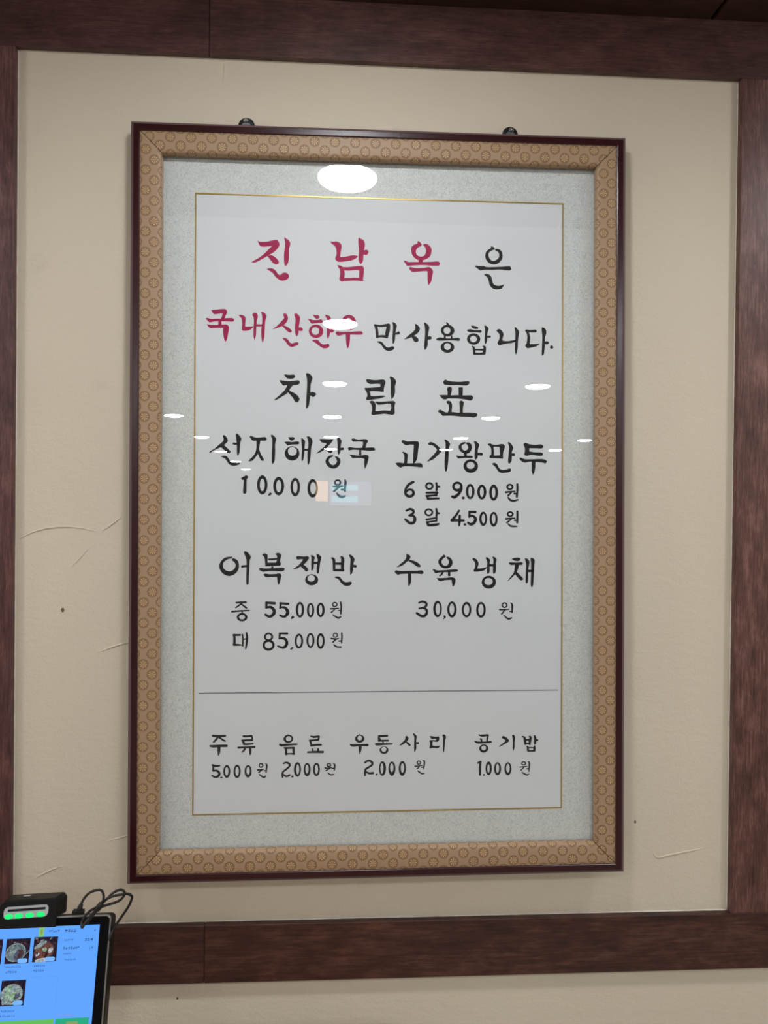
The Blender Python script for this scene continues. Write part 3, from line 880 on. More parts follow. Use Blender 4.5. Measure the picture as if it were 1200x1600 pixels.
  ('p',[-47.02,683.13,-43.87,684.42,-36.3,682.6,-26.21,683.58,-21.78,682.11,-21.39,678.95,-23.66,675.77,-24.89,669.45,-30.57,669.4,-28.96,675.72,-29.35,679.26,-37.55,679.43,-43.85,679.12,-46.38,680.61],'00000001101000'),
  ('p',[-52.88,668.57,-50.12,670.74,-41.3,669.55,-24.9,670.08,-11.63,670.2,-9.97,665.79,-16.04,665.11,-31.19,665.86,-43.8,666.5,-51.36,665.18],'0000010001'),
  ('p',[-34.98,666.83,-31.83,666.61,-31.41,657.78,-35.58,657.74],'1111'),
  ('p',[-50.7,658.88,-43.77,658.18,-33.68,657.38,-23.59,658.73,-20.05,656.23,-20.41,651.81,-22.27,644.22,-26.03,635.98,-27.07,644.18,-26.72,652.39,-33.67,653.59,-45.64,653.12],'100000010101'),
 ],
 'row1_r': [
  ('p',[31.87,681.01,35.17,682.69,40.68,680.55,52.8,680.99,58.32,680.16,59.66,676.33,58.37,665.88,56.76,652.68,51.83,645.5,50.17,646.04,50.68,659.22,51.5,675.16,45.11,675.43,39.6,674.28,34.09,677.19],'000000001101000'),
  ('p',[33.04,662.91,35.24,664.03,40.75,661.33,41.86,658.05,40.81,645.42,35.85,645.38,36.37,654.71,35.8,659.65],'00001100'),
  ('p',[22.1,645.6,27.59,646.96,38.6,645.73,51.82,646.05,62.86,646.13,65.63,641.76,65.64,639.78,60.67,639.74,47.43,641.07,36.42,640.99,30.92,638.76,27.07,640.37],'100000100010'),
  ('p',[74.34,677.56,78.21,679.8,83.74,678.2,90.4,673.31,95.4,667.3,94.86,663.99,89.34,658.44,81.62,651.78,72.24,648.19,76.09,652.83,82.7,659.49,88.2,667.24,84.87,671.61,80.43,674.87,76.01,674.83],'000000001000000'),
  ('p',[100.11,683.31,102.54,684.1,107.55,680.07,109.44,676.24,107.25,669.61,107.06,658.59,106.0,644.26,104.37,634.89,101.6,633.77,100.46,643.12,100.97,658.54,102.03,671.76,102.01,678.37],'0000000000000'),
  ('p',[133.64,680.32,128.08,679.16,123.65,675.26,123.11,670.3,125.91,665.36,132.58,662.11,139.25,662.72,143.13,667.17,144.23,672.69,142.54,677.64,138.08,679.81,134.2,678.67,137.55,674.29,137.89,669.88,134.24,666.76,130.34,667.61,128.11,671.45,128.65,675.31,134.75,678.12],'1000000000010000001'),
  ('s',[133.69,662.67,5.0,133.93,658.26,4.55]),
  ('p',[118.15,659.23,123.71,658.18,133.71,658.26,143.72,658.67,145.95,656.71,143.73,654.7,133.72,654.95,122.06,653.75],'10000001'),
  ('p',[147.41,681.0,150.19,681.91,155.22,677.76,155.78,674.45,153.91,667.81,153.94,658.98,153.06,654.56,149.73,652.1,148.38,657.83,149.12,668.87,149.43,675.5],'00000001000'),
  ('s',[153.04,661.4,3.87,159.5,661.23,5.0]),
  ('o',[142.53,642.11,11.69,10.81,142.3,643.21,6.45,5.52]),
  ('p',[169.49,676.79,173.05,678.48,177.53,676.31,179.79,668.04,179.81,659.19,178.71,654.98,173.13,655.27,172.89,658.58,175.34,661.37,175.32,669.1,173.63,673.51],'00001100000'),
  ('p',[175.29,676.84,184.23,676.37,193.16,677.89,197.42,674.83,196.77,670.4,194.55,663.74,194.36,654.34,189.32,654.3,189.3,663.7,188.71,673.09,180.89,673.35,176.42,672.98],'100000110100'),
  ('p',[173.68,658.59,180.93,659.2,190.98,659.84,194.36,654.34,184.29,654.81,173.69,655.27],'001100'),
  ('p',[202.11,679.52,204.34,680.98,208.84,676.59,210.87,671.08,208.65,664.97,208.68,655.0,207.8,649.46,203.89,645.89,202.53,650.53,203.5,663.82,204.15,672.68],'00000001000'),
  ('s',[207.76,661.09,3.87,211.46,660.78,5.0]),
  ('p',[176.51,645.9,180.41,647.81,184.88,645.41,187.69,639.91,192.17,636.62,198.88,637.0,205.59,638.93,207.61,636.4,205.61,633.4,200.02,632.25,192.19,631.42,186.59,634.37,182.66,640.42],'1000000000000'),
  ('p',[227.33,677.32,230.69,680.12,236.87,677.96,246.99,676.94,255.98,677.8,259.93,674.51,256.56,671.15,248.13,671.41,236.89,671.31,236.9,666.32,245.9,665.07,256.02,664.82,259.18,662.29,256.6,659.28,248.16,659.76,239.17,660.79,233.0,659.08,228.5,661.26,229.61,665.15,229.59,671.8],'00000000110000000000'),
  ('p',[220.67,655.1,223.47,656.23,230.21,653.85,242.56,653.95,258.3,654.3,265.06,651.57,265.07,649.35,262.82,647.12,257.19,648.74,245.94,649.54,236.95,649.69,230.22,648.31,224.61,650.15],'0000000100000'),
  ('p',[240.88,650.83,247.06,650.32,246.53,639.78,244.87,632.01,242.63,628.67,240.93,635.31],'110010'),
 ],
 'price1_a': [
  ('p',[-219.11,620.84,-214.42,623.56,-211.29,625.16,-208.14,622.49,-210.47,618.52,-210.75,609.01,-211.17,597.92,-214.3,596.32,-216.35,598.68,-215.46,610.57,-215.18,617.69,-217.53,617.68],'000000000000'),
  ('o',[-186.4,610.26,8.18,15.07,-186.4,610.26,3.78,9.83]),
  ('s',[-176.57,594.14,1.66,-173.9,596.22,4.32]),
  ('o',[-160.87,608.51,8.52,14.61,-160.87,608.51,4.1,9.53]),
  ('o',[-135.12,607.07,7.59,14.63,-135.12,607.39,3.48,9.86]),
  ('o',[-107.88,605.32,8.25,14.65,-107.24,605.64,4.44,9.55]),
 ],
 'price1_z': [
  ('o',[-68.67,614.64,5.73,5.11,-68.67,614.64,2.87,2.23]),
  ('s',[-75.81,608.53,2.33,-68.17,608.58,3.32,-61.0,609.1,2.66]),
  ('s',[-66.57,607.47,2.99,-70.54,604.26,3.32,-74.5,600.73,2.99]),
  ('s',[-57.06,619.18,2.33,-56.24,614.72,3.99,-57.01,608.33,3.66,-56.99,600.98,2.99]),
  ('s',[-62.57,603.51,2.99,-57.79,603.53,3.32]),
  ('s',[-70.04,597.88,2.33,-65.72,593.12,3.99,-60.94,592.02,3.99,-56.64,593.64,2.33]),
 ],
 'price1_b': [
  ('s',[50.91,616.39,4.2,43.3,611.78,4.55,38.58,604.16,3.85,39.12,596.56,4.55,45.06,593.22,4.55,50.98,596.63,4.55,50.11,602.53,3.85,44.17,604.19,3.5,39.61,600.79,3.5]),
  ('o',[76.4,609.95,6.8,6.26,76.4,609.95,3.4,3.04]),
  ('s',[87.45,614.59,3.5,88.31,609.51,3.5,87.99,603.59,3.85]),
  ('s',[88.32,609.18,3.15,92.23,609.2,3.5]),
  ('s',[71.85,599.27,3.15,89.2,599.7,3.85]),
  ('s',[88.35,599.36,3.5,87.51,595.12,3.85]),
  ('s',[72.21,594.2,4.2,80.71,595.09,3.15,87.85,595.63,3.5]),
  ('s',[73.06,594.2,3.5,74.77,589.98,3.85]),
  ('s',[73.92,589.98,3.85,91.44,590.41,3.15]),
 ],
 'price1_c': [
  ('o',[121.22,609.37,8.54,8.14,121.22,609.71,4.44,4.07]),
  ('s',[127.2,609.74,4.9,126.71,603.8,4.9,122.46,597.0,4.55,116.5,592.73,5.25,112.57,593.56,3.5]),
  ('s',[130.51,591.44,4.55,131.02,591.45,4.2]),
  ('o',[141.76,601.68,7.19,12.22,141.76,601.68,2.91,8.48]),
  ('o',[160.43,600.93,7.37,11.89,160.43,600.93,3.09,7.81]),
  ('o',[179.48,600.19,7.22,12.92,179.48,599.85,2.75,8.16]),
  ('o',[205.6,609.35,5.86,5.11,205.6,609.35,2.76,2.21]),
  ('s',[199.08,600.8,3.5,206.48,601.69,2.8,213.37,602.07,2.45]),
  ('s',[208.21,600.85,2.45,203.05,595.72,3.15]),
  ('s',[217.64,613.68,3.5,217.67,605.16,3.5,216.84,593.58,3.5]),
  ('s',[212.52,598.66,2.8,216.83,598.69,3.15]),
  ('s',[203.07,592.32,2.8,206.52,588.42,3.5,212.55,587.25,3.15,218.58,588.99,2.45]),
 ],
 'price1_d': [
  ('s',[40.06,570.74,3.5,45.98,573.46,3.85,51.07,570.78,4.2,50.24,566.22,3.85,44.32,563.33,3.15]),
  ('s',[44.32,563.33,3.15,51.95,562.0,3.85,53.66,556.94,4.9,51.14,551.87,4.9,45.21,551.51,4.55,38.41,556.89,3.85]),
  ('o',[75.7,568.34,7.14,6.26,75.7,568.34,4.08,3.38]),
  ('s',[87.59,573.63,3.5,88.45,568.9,3.5,87.96,562.13,3.5]),
  ('s',[88.46,567.21,3.15,92.03,566.88,3.15]),
  ('s',[72.0,557.0,3.15,88.48,559.59,3.15]),
  ('s',[87.97,559.08,3.15,87.99,554.52,3.15]),
  ('s',[73.2,552.78,2.8,87.99,555.02,2.8]),
  ('s',[73.2,552.78,4.2,74.92,548.22,4.55]),
  ('s',[74.92,547.71,3.85,85.97,548.59,4.55,91.58,549.96,3.15]),
 ],
 'price1_e': [
  ('s',[123.74,571.07,3.5,120.0,564.78,3.85,113.2,556.29,4.9]),
  ('s',[112.35,555.78,4.9,120.03,555.8,4.2,131.31,555.5,3.85]),
  ('s',[125.13,563.11,3.85,124.81,555.48,4.2,124.33,547.68,3.15]),
  ('s',[133.21,549.23,4.2,133.72,549.23,4.2]),
  ('s',[140.5,569.61,3.5,150.08,569.14,4.2]),
  ('s',[140.84,569.61,3.85,140.52,561.47,3.85]),
  ('s',[140.52,562.31,3.5,146.51,562.67,3.85,150.46,558.11,4.9,148.25,552.16,4.9,143.13,549.6,4.55,138.33,552.13,3.5]),
  ('o',[162.8,558.32,6.35,11.55,163.14,558.66,2.74,7.47]),
  ('o',[179.61,557.69,6.53,11.9,179.61,558.2,2.92,7.82]),
  ('o',[206.24,565.95,5.68,4.6,206.24,565.95,2.58,2.04]),
  ('s',[199.55,558.27,3.5,206.61,559.14,2.8,213.5,559.51,2.45]),
  ('s',[208.33,558.3,2.45,200.95,552.32,2.8]),
  ('s',[217.78,570.25,3.15,217.8,562.59,3.5,217.48,552.71,3.5]),
  ('s',[213.51,556.1,2.8,217.82,556.11,2.8]),
  ('s',[203.19,550.28,2.45,207.51,546.89,3.15,216.99,546.41,2.45]),
 ],
 'row2_l': [
  ('p',[-232.81,498.75,-232.3,495.25,-236.74,494.75,-242.17,492.26,-246.1,488.26,-246.87,483.27,-244.57,478.28,-240.12,475.79,-235.18,475.28,-230.24,477.78,-227.3,482.77,-227.81,487.26,-230.3,490.26,-233.27,492.75,-231.31,495.95,-225.86,493.75,-222.88,489.76,-221.86,483.76,-223.32,476.77,-227.74,471.28,-234.16,467.99,-241.07,468.3,-247.51,472.3,-251.48,478.29,-252.2,485.27,-249.57,491.26,-244.16,496.25,-238.24,497.75,-234.29,497.95],'11000000000001100000000000000'),
  ('p',[-214.53,504.75,-212.06,506.55,-206.59,502.76,-203.59,497.26,-205.35,491.76,-205.71,482.76,-206.44,467.76,-206.89,455.77,-208.86,453.97,-210.35,455.77,-210.61,469.77,-210.27,482.76,-210.52,493.76,-213.02,500.25],'00000000000000'),
  ('s',[-216.71,482.46,4.2,-214.43,482.96,3.57,-209.48,483.26,3.78]),
  ('p',[-186.54,501.27,-183.27,502.97,-179.29,502.57,-177.59,499.27,-177.74,488.75,-164.81,488.75,-163.33,492.26,-163.06,498.77,-166.06,502.28,-161.89,503.98,-157.4,502.28,-156.39,498.77,-157.86,493.76,-158.05,489.75,-156.64,486.75,-158.82,483.74,-165.79,483.54,-181.2,482.95,-181.73,490.76,-182.75,496.76],'10001100100000000100'),
  ('s',[-175.78,493.96,2.73,-170.8,493.96,2.94,-162.35,494.56,2.73]),
  ('p',[-191.41,478.25,-188.64,480.55,-181.68,479.54,-170.75,479.94,-153.82,480.73,-150.82,478.22,-154.8,474.92,-164.76,475.53,-175.7,475.53,-184.64,473.94,-189.12,476.25],'00000000010'),
  ('s',[-170.25,481.24,3.57,-170.24,478.74,3.57]),
  ('p',[-183.83,470.24,-180.65,471.53,-174.68,470.53,-164.74,470.92,-158.77,471.71,-155.97,468.7,-157.24,462.69,-158.71,456.68,-160.68,453.68,-162.2,458.69,-162.92,465.71,-164.72,466.51,-172.68,465.92,-179.63,465.73,-182.62,467.73],'000000001000000'),
  ('p',[-132.94,497.78,-129.95,498.98,-120.96,498.29,-115.46,498.79,-112.95,496.28,-114.44,493.26,-117.92,488.74,-121.9,485.23,-126.89,482.22,-131.87,479.21,-139.35,477.91,-134.87,480.92,-128.9,485.23,-123.93,491.26,-122.44,493.77,-126.94,493.97,-130.93,493.26,-132.73,495.27],'000000000010001000'),
  ('p',[-126.39,482.72,-121.9,485.53,-117.89,482.72,-114.07,478.2,-115.36,475.18,-118.36,474.89,-120.87,477.7],'1100000'),
  ('p',[-110.46,500.3,-106.96,500.0,-103.94,496.78,-104.92,492.76,-105.4,487.74,-105.87,478.69,-109.36,475.68,-109.7,484.72,-109.44,494.77],'100000100'),
  ('p',[-101.46,502.82,-97.95,501.31,-93.92,497.79,-94.41,493.77,-95.69,487.74,-96.85,476.68,-98.33,471.85,-100.84,472.16,-101.08,482.71,-99.41,492.76,-100.94,497.79],'10000000000'),
  ('s',[-105.91,487.94,3.78,-100.4,488.24,3.78]),
  ('o',[-108.8,461.62,10.21,8.84,-109.51,463.93,5.71,5.02]),
  ('s',[-76.86,495.58,3.15,-74.34,493.27,4.62,-73.8,484.71,4.2,-73.77,477.16,3.99]),
  ('s',[-62.09,497.5,3.57,-60.27,493.77,5.25,-60.73,484.71,5.04,-60.7,476.85,4.41]),
  ('s',[-71.8,487.23,3.78,-61.75,486.92,4.2]),
  ('s',[-73.77,476.96,4.2,-66.74,476.96,4.2,-59.7,476.65,4.41]),
  ('p',[-50.53,499.82,-48.22,501.33,-43.16,497.3,-41.64,493.27,-43.13,487.73,-43.8,479.66,-45.58,471.6,-48.4,469.59,-48.83,477.65,-48.47,487.73,-48.19,494.78],'00000001000'),
  ('s',[-44.62,483.69,3.78,-40.29,482.89,4.62]),
  ('p',[-72.92,465.39,-69.71,467.09,-64.68,466.08,-61.65,462.05,-57.62,458.52,-53.08,458.01,-47.55,458.7,-45.73,456.48,-47.53,453.46,-51.55,451.96,-57.59,452.48,-62.64,456.51,-66.68,462.06],'0000000000000'),
 ],
 'row2_r': [
  ('p',[40.29,503.1,45.39,500.37,46.92,497.84,44.9,493.28,39.33,488.22,33.25,483.66,24.13,480.84,29.19,485.18,35.26,490.24,39.81,495.81],'1000001000'),
  ('p',[42.87,491.76,46.43,492.97,53.55,490.95,59.67,487.71,63.76,482.64,60.71,481.42,56.64,482.64,50.52,487.2],'00001000'),
  ('p',[21.92,474.57,24.15,476.39,30.24,475.37,43.44,475.56,57.68,475.75,64.8,476.35,67.87,473.01,65.33,470.48,57.69,470.99,45.49,471.0,31.27,470.51,27.72,469.3,23.66,471.33],'0000000000000'),
  ('p',[42.64,472.02,48.03,472.01,48.07,459.36,46.56,454.3,44.55,450.45,43.31,455.31],'110010'),
  ('p',[99.92,501.71,102.99,498.87,101.47,496.84,97.9,493.79,96.18,489.73,97.93,485.67,101.51,483.64,105.6,484.65,107.84,488.21,107.1,492.78,103.51,496.84,105.55,498.06,109.65,496.84,113.25,492.27,113.78,486.68,110.72,481.6,104.59,479.37,97.43,480.59,92.82,484.66,91.07,489.73,92.79,494.81,97.37,498.87],'1010000000110000000000'),
  ('p',[82.33,477.56,84.68,478.37,89.28,476.34,101.53,476.73,118.92,478.04,122.82,476.01,119.96,473.98,106.66,473.48,94.39,472.98,87.25,471.47,84.69,473.5],'00000000010'),
  ('s',[98.48,473.99,2.73,96.45,469.94,3.15,93.39,467.4,1.68]),
  ('s',[108.5,473.48,4.2,108.52,468.6,3.99]),
  ('p',[88.3,464.36,95.45,464.15,104.64,464.55,112.82,465.55,117.95,463.31,118.78,459.24,116.96,453.15,114.41,449.9,113.37,454.17,112.33,460.27,110.79,461.08,100.57,460.49,95.46,459.08,91.37,460.3],'10000001000000'),
 ],
 'row2_s': [
  ('p',[145.53,493.8,147.58,496.04,151.69,494.31,155.3,489.22,155.32,484.63,153.28,479.55,159.96,479.54,169.73,481.78,165.11,476.48,157.92,474.66,149.7,473.95,147.64,475.99,149.68,480.57,150.49,486.16,148.62,490.74],'000001010000000'),
  ('p',[167.11,496.35,170.19,496.86,174.12,492.78,173.32,485.65,173.35,474.44,171.1,470.57,169.24,472.4,169.21,482.59,169.39,489.72],'000000000'),
  ('p',[177.4,498.39,181.52,497.37,184.62,493.8,183.61,487.68,183.65,475.45,180.58,470.15,178.71,473.41,178.98,485.65,179.47,492.78],'100001000'),
  ('s',[172.81,484.42,4.2,179.5,484.12,3.78]),
  ('o',[172.17,457.43,11.54,10.39,171.65,458.45,6.69,5.6]),
  ('p',[208.36,494.82,214.55,496.36,221.79,496.05,222.83,493.29,218.7,490.94,212.5,492.27],'100000'),
  ('p',[204.24,488.19,207.34,489.21,216.64,488.7,224.91,489.51,226.99,487.16,224.41,484.81,216.65,485.12,207.35,484.82],'00000000'),
  ('p',[214.07,486.15,221.0,485.43,219.26,478.48,216.69,473.38,211.54,466.75,204.33,460.13,202.27,459.31,207.41,466.24,212.55,473.38],'110000100'),
  ('p',[214.11,470.32,217.2,473.89,222.91,468.27,227.58,463.15,226.04,460.6,222.41,460.92],'110000'),
  ('p',[230.28,494.83,233.18,495.34,237.34,491.25,237.35,485.63,235.82,477.45,235.36,459.06,233.09,454.97,231.43,458.04,231.69,472.35,232.17,485.63],'0000001000'),
  ('p',[239.4,495.34,242.5,496.06,246.14,492.78,245.65,484.6,244.66,467.22,243.67,452.91,241.61,448.82,239.73,452.92,240.0,467.23,240.25,485.63],'0000001000'),
  ('s',[235.31,475.2,4.2,241.53,475.2,3.78]),
 ],
 'price2_a': [
  ('s',[-225.82,425.97,2.99,-211.24,426.71,3.32]),
  ('s',[-217.19,424.83,2.66,-226.57,418.54,2.33]),
  ('s',[-217.97,423.89,2.33,-210.42,418.01,2.99]),
  ('s',[-232.49,412.24,2.99,-219.49,413.3,2.66,-206.01,413.72,2.33]),
  ('s',[-216.67,413.29,1.99,-216.65,408.54,2.33]),
  ('o',[-216.79,403.48,8.31,6.64,-216.79,403.48,4.55,3.48]),
 ],
 'price2_b': [
  ('s',[-179.51,425.97,3.66,-166.44,424.98,4.32]),
  ('s',[-179.04,425.97,4.32,-179.48,417.89,3.32]),
  ('s',[-179.48,418.37,3.32,-172.4,418.98,4.32,-167.34,413.88,5.32,-167.94,408.34,4.99,-173.91,404.08,4.32,-180.53,407.28,3.66]),
  ('s',[-157.77,424.95,3.32,-145.14,423.95,3.66]),
  ('s',[-156.67,424.95,3.99,-157.9,417.34,2.99]),
  ('s',[-157.43,418.29,2.66,-151.12,418.26,3.99,-146.36,413.01,5.32,-147.13,407.46,4.99,-151.85,403.99,3.99,-157.85,405.91,3.32]),
  ('s',[-140.0,401.39,2.66,-137.95,403.13,4.32]),
  ('o',[-126.93,414.68,6.65,12.39,-126.93,414.68,2.85,8.9]),
  ('o',[-110.31,413.98,5.86,11.45,-110.31,414.3,2.38,7.95]),
  ('o',[-94.61,414.24,6.35,11.46,-94.61,414.24,2.54,7.96]),
  ('o',[-72.41,422.75,4.45,4.14,-72.41,422.75,2.39,2.07]),
  ('s',[-79.06,415.93,2.66,-72.7,416.38,2.33,-66.66,416.68,1.99]),
  ('s',[-71.9,415.9,1.99,-77.76,410.35,2.33]),
  ('s',[-63.51,426.55,2.33,-62.37,419.85,2.66,-63.12,408.22,2.66]),
  ('s',[-66.64,413.17,1.99,-63.14,413.16,2.33]),
  ('s',[-75.05,406.35,1.99,-70.26,403.15,2.66,-66.28,401.54,2.99,-63.1,403.59,2.33]),
 ],
 'price2_d': [
  ('s',[-229.67,375.7,3.66,-219.65,375.64,2.99]),
  ('s',[-228.73,375.38,3.66,-228.38,367.79,3.99,-228.66,360.68,4.32]),
  ('s',[-229.13,360.69,3.99,-218.48,360.14,2.33]),
  ('s',[-216.2,376.41,2.33,-215.39,369.29,2.66,-215.81,358.86,2.66]),
  ('s',[-209.94,378.75,2.66,-209.13,372.42,3.66,-209.56,362.93,3.32,-211.09,354.08,1.99]),
  ('s',[-215.39,368.98,2.33,-209.9,369.57,2.33]),
 ],
 'price2_e': [
  ('o',[-175.67,372.53,7.24,6.65,-175.67,372.53,4.09,3.8]),
  ('o',[-175.61,359.54,9.45,8.87,-175.61,359.54,5.67,5.07]),
  ('s',[-158.52,377.66,2.99,-146.53,377.59,3.32]),
  ('s',[-158.04,377.18,3.66,-158.8,369.74,2.99]),
  ('s',[-158.8,370.21,2.99,-150.92,369.69,3.99,-147.27,364.11,4.65,-148.5,358.57,4.65,-153.22,355.43,3.99,-161.12,357.86,2.66]),
  ('s',[-140.59,353.44,2.66,-138.54,355.01,2.99]),
  ('o',[-128.32,365.58,6.64,11.75,-128.32,365.58,3.48,8.26]),
  ('o',[-110.28,366.42,6.34,11.76,-110.28,366.42,3.17,8.58]),
  ('o',[-94.42,365.36,6.35,12.41,-94.42,365.36,3.17,8.27]),
  ('o',[-71.26,374.46,4.14,4.14,-71.26,374.46,2.23,2.07]),
  ('s',[-77.76,369.24,2.66,-70.92,368.4,2.66,-66.47,369.17,1.99]),
  ('s',[-70.13,368.08,1.99,-74.88,363.97,2.66]),
  ('s',[-61.41,377.9,2.33,-61.07,371.53,2.66,-61.67,362.29,2.33]),
  ('s',[-66.14,365.19,1.99,-61.36,365.47,2.33]),
  ('s',[-73.75,359.66,1.99,-69.29,356.44,2.66,-62.44,355.92,2.33]),
 ],
 'price2_c': [
  ('s',[60.35,424.85,2.68,65.82,426.99,3.57,71.6,424.81,3.87,72.34,420.94,3.87,68.74,417.65,3.57,60.81,415.81,2.98]),
  ('s',[64.42,416.94,2.68,70.91,415.48,3.87,73.39,410.45,4.17,70.23,404.72,4.46,64.46,404.03,4.17,57.23,408.65,3.87]),
  ('o',[90.13,415.12,6.94,13.22,90.71,415.12,3.47,9.2]),
  ('s',[101.31,403.29,3.27,102.04,401.71,2.68,99.44,399.28,0.89]),
  ('o',[113.16,414.17,7.54,12.95,113.01,414.61,3.77,8.92]),
  ('o',[136.52,413.8,7.7,12.39,136.52,413.8,4.36,8.64]),
  ('o',[159.65,413.42,7.72,12.69,159.65,413.71,4.08,8.94]),
 ],
 'price2_z': [
  ('o',[197.56,420.78,4.97,4.62,197.56,420.78,2.63,2.31]),
  ('s',[189.84,413.88,2.68,196.56,413.57,2.38,204.6,414.26,1.79]),
  ('s',[198.02,412.84,2.08,192.93,406.65,2.38]),
  ('s',[207.93,424.07,2.08,209.99,420.74,2.98,209.73,409.47,2.68]),
  ('s',[206.07,410.64,1.79,209.73,410.91,2.38]),
  ('s',[196.59,404.61,1.79,201.72,399.82,2.98,205.38,399.08,2.98,209.18,400.51,2.08]),
 ],
 'row3_a': [
  ('s',[-260.99,219.16,3.67,-251.94,218.6,3.86,-242.45,218.73,3.86]),
  ('s',[-253.23,217.31,2.94,-255.8,213.42,3.31,-259.83,209.39,2.94]),
  ('s',[-251.07,216.41,2.57,-246.74,213.3,2.94,-242.24,210.53,2.57]),
  ('s',[-265.06,203.37,2.94,-260.49,202.78,4.04,-251.87,203.17,4.04,-239.96,203.17,4.04]),
  ('s',[-251.43,201.6,4.59,-251.66,194.63,4.41,-252.15,188.98,2.02]),
  ('s',[-213.74,217.81,3.31,-208.71,217.56,3.12,-201.61,218.16,3.31]),
  ('s',[-201.35,218.16,2.94,-200.21,214.82,2.94,-200.89,211.78,2.76]),
  ('s',[-215.79,211.38,2.94,-208.69,211.45,3.31,-200.19,211.5,3.12]),
  ('s',[-214.75,210.66,3.67,-213.43,207.15,3.86,-212.99,205.23,3.12]),
  ('s',[-212.99,205.23,3.12,-206.93,205.31,3.12,-199.3,205.9,2.57]),
  ('s',[-221.62,200.11,3.31,-212.97,200.34,2.94,-196.68,200.62,3.31]),
  ('s',[-211.06,200.13,3.31,-212.95,195.8,3.31,-216.23,192.7,1.47]),
  ('s',[-203.27,200.02,4.04,-203.24,193.9,3.67,-203.56,188.67,1.65]),
 ],
 'price3_a': [
  ('s',[-261.39,173.44,3.31,-256.05,172.05,3.49,-250.44,172.4,2.57]),
  ('s',[-259.92,172.11,3.49,-260.49,164.72,3.12]),
  ('s',[-260.32,164.72,2.94,-254.72,164.63,3.49,-251.0,161.08,3.67,-252.1,156.75,3.86,-256.83,154.65,3.31,-262.18,157.18,2.57]),
  ('s',[-248.38,153.63,2.57,-247.51,153.97,2.94]),
  ('o',[-239.36,163.24,5.36,10.29,-239.44,163.5,2.42,6.62]),
  ('o',[-223.45,162.98,5.54,10.47,-223.45,163.24,2.6,6.8]),
  ('o',[-206.49,162.96,5.55,9.78,-206.49,163.83,2.6,6.11]),
  ('o',[-186.4,171.8,3.82,3.85,-186.58,171.8,1.74,1.75]),
  ('s',[-191.76,164.9,2.39,-186.81,164.99,2.2,-182.04,166.05,1.84]),
  ('s',[-185.07,164.79,2.02,-190.09,160.85,2.02]),
  ('s',[-179.03,174.48,2.02,-177.46,171.66,2.76,-177.96,166.42,2.57,-178.54,160.48,2.2]),
  ('s',[-181.59,163.42,2.02,-178.55,163.37,2.2]),
  ('s',[-189.21,157.69,1.84,-185.03,154.74,2.57,-181.55,152.93,2.57,-179.39,155.25,2.02]),
 ],
 'row3_b': [
  ('o',[-144.19,212.73,7.5,6.48,-143.76,212.99,4.19,3.86]),
  ('s',[-144.22,218.95,2.02,-143.34,217.71,2.02]),
  ('s',[-157.23,203.89,3.49,-154.17,202.8,4.04,-143.72,203.7,3.31,-131.07,204.04,2.76]),
  ('s',[-149.97,198.8,2.94,-148.05,197.46,4.04,-147.32,188.86,3.86]),
  ('s',[-148.05,198.33,3.31,-135.85,198.59,3.31]),
  ('s',[-136.02,198.59,3.49,-136.26,193.78,3.67,-135.37,189.21,3.31]),
  ('s',[-148.02,188.7,2.76,-141.92,189.48,2.2,-135.11,188.94,3.12]),
  ('s',[-109.27,216.63,1.84,-104.45,215.24,3.31,-96.57,216.01,3.12]),
  ('s',[-96.57,215.57,3.12,-96.99,210.75,2.94]),
  ('s',[-96.99,210.75,2.94,-104.43,209.98,2.94,-110.73,209.89,2.94]),
  ('s',[-110.11,209.62,3.67,-109.22,205.66,3.12,-108.33,201.69,3.67]),
  ('s',[-108.77,201.7,3.31,-101.77,202.48,3.31,-93.19,202.62,3.12]),
  ('s',[-106.56,196.4,2.39,-106.11,193.32,2.76]),
  ('s',[-97.8,196.27,2.76,-97.79,192.76,2.76]),
  ('s',[-113.63,191.24,2.94,-103.48,191.53,3.49,-90.16,191.33,3.67]),
 ],
 'price3_b': [
  ('s',[-151.7,174.31,2.39,-147.09,175.55,3.12,-142.29,173.28,3.31,-142.71,169.35,3.12,-147.48,165.04,2.94,-152.26,161.18,2.94,-153.29,157.26,2.94,-152.92,152.88,2.57]),
  ('s',[-152.24,157.24,2.57,-147.0,154.09,3.12,-141.95,156.02,2.94]),
  ('s',[-137.84,153.67,3.49,-137.41,153.84,3.31]),
  ('o',[-129.86,164.58,5.59,11.39,-129.42,164.75,2.27,7.89]),
  ('o',[-114.74,164.07,5.42,10.53,-114.92,164.95,2.45,6.84]),
  ('o',[-100.13,164.09,5.43,10.53,-100.13,164.27,2.45,7.02]),
  ('o',[-80.78,170.54,3.69,3.69,-80.87,170.8,1.76,1.41]),
  ('s',[-86.91,166.25,2.02,-81.47,165.72,2.02,-77.08,166.7,1.84]),
  ('s',[-79.71,165.25,2.02,-85.22,162.0,1.84]),
  ('s',[-73.16,173.32,2.02,-71.39,169.95,2.57,-71.81,164.68,2.2,-72.24,162.23,1.65]),
  ('s',[-76.2,165.63,1.65,-72.69,165.57,2.02]),
  ('s',[-82.14,158.52,1.65,-78.36,155.56,2.2,-72.83,155.91,1.84]),
 ],
 'row3_c': [
  ('o',[-32.39,211.35,7.41,6.34,-32.39,212.48,3.63,3.78]),
  ('s',[-32.41,218.6,1.42,-32.79,217.25,1.89]),
  ('s',[-47.08,202.12,2.21,-43.3,200.79,3.94,-33.48,201.17,3.47,-20.25,201.21,3.94]),
  ('s',[-31.81,200.02,4.88,-31.79,193.97,4.41,-32.3,187.94,1.73]),
  ('s',[-2.12,215.09,3.47,4.33,215.22,3.62,10.78,215.44,3.47]),
  ('s',[-2.49,212.82,3.15,-1.34,209.78,4.73,-1.33,207.51,3.15]),
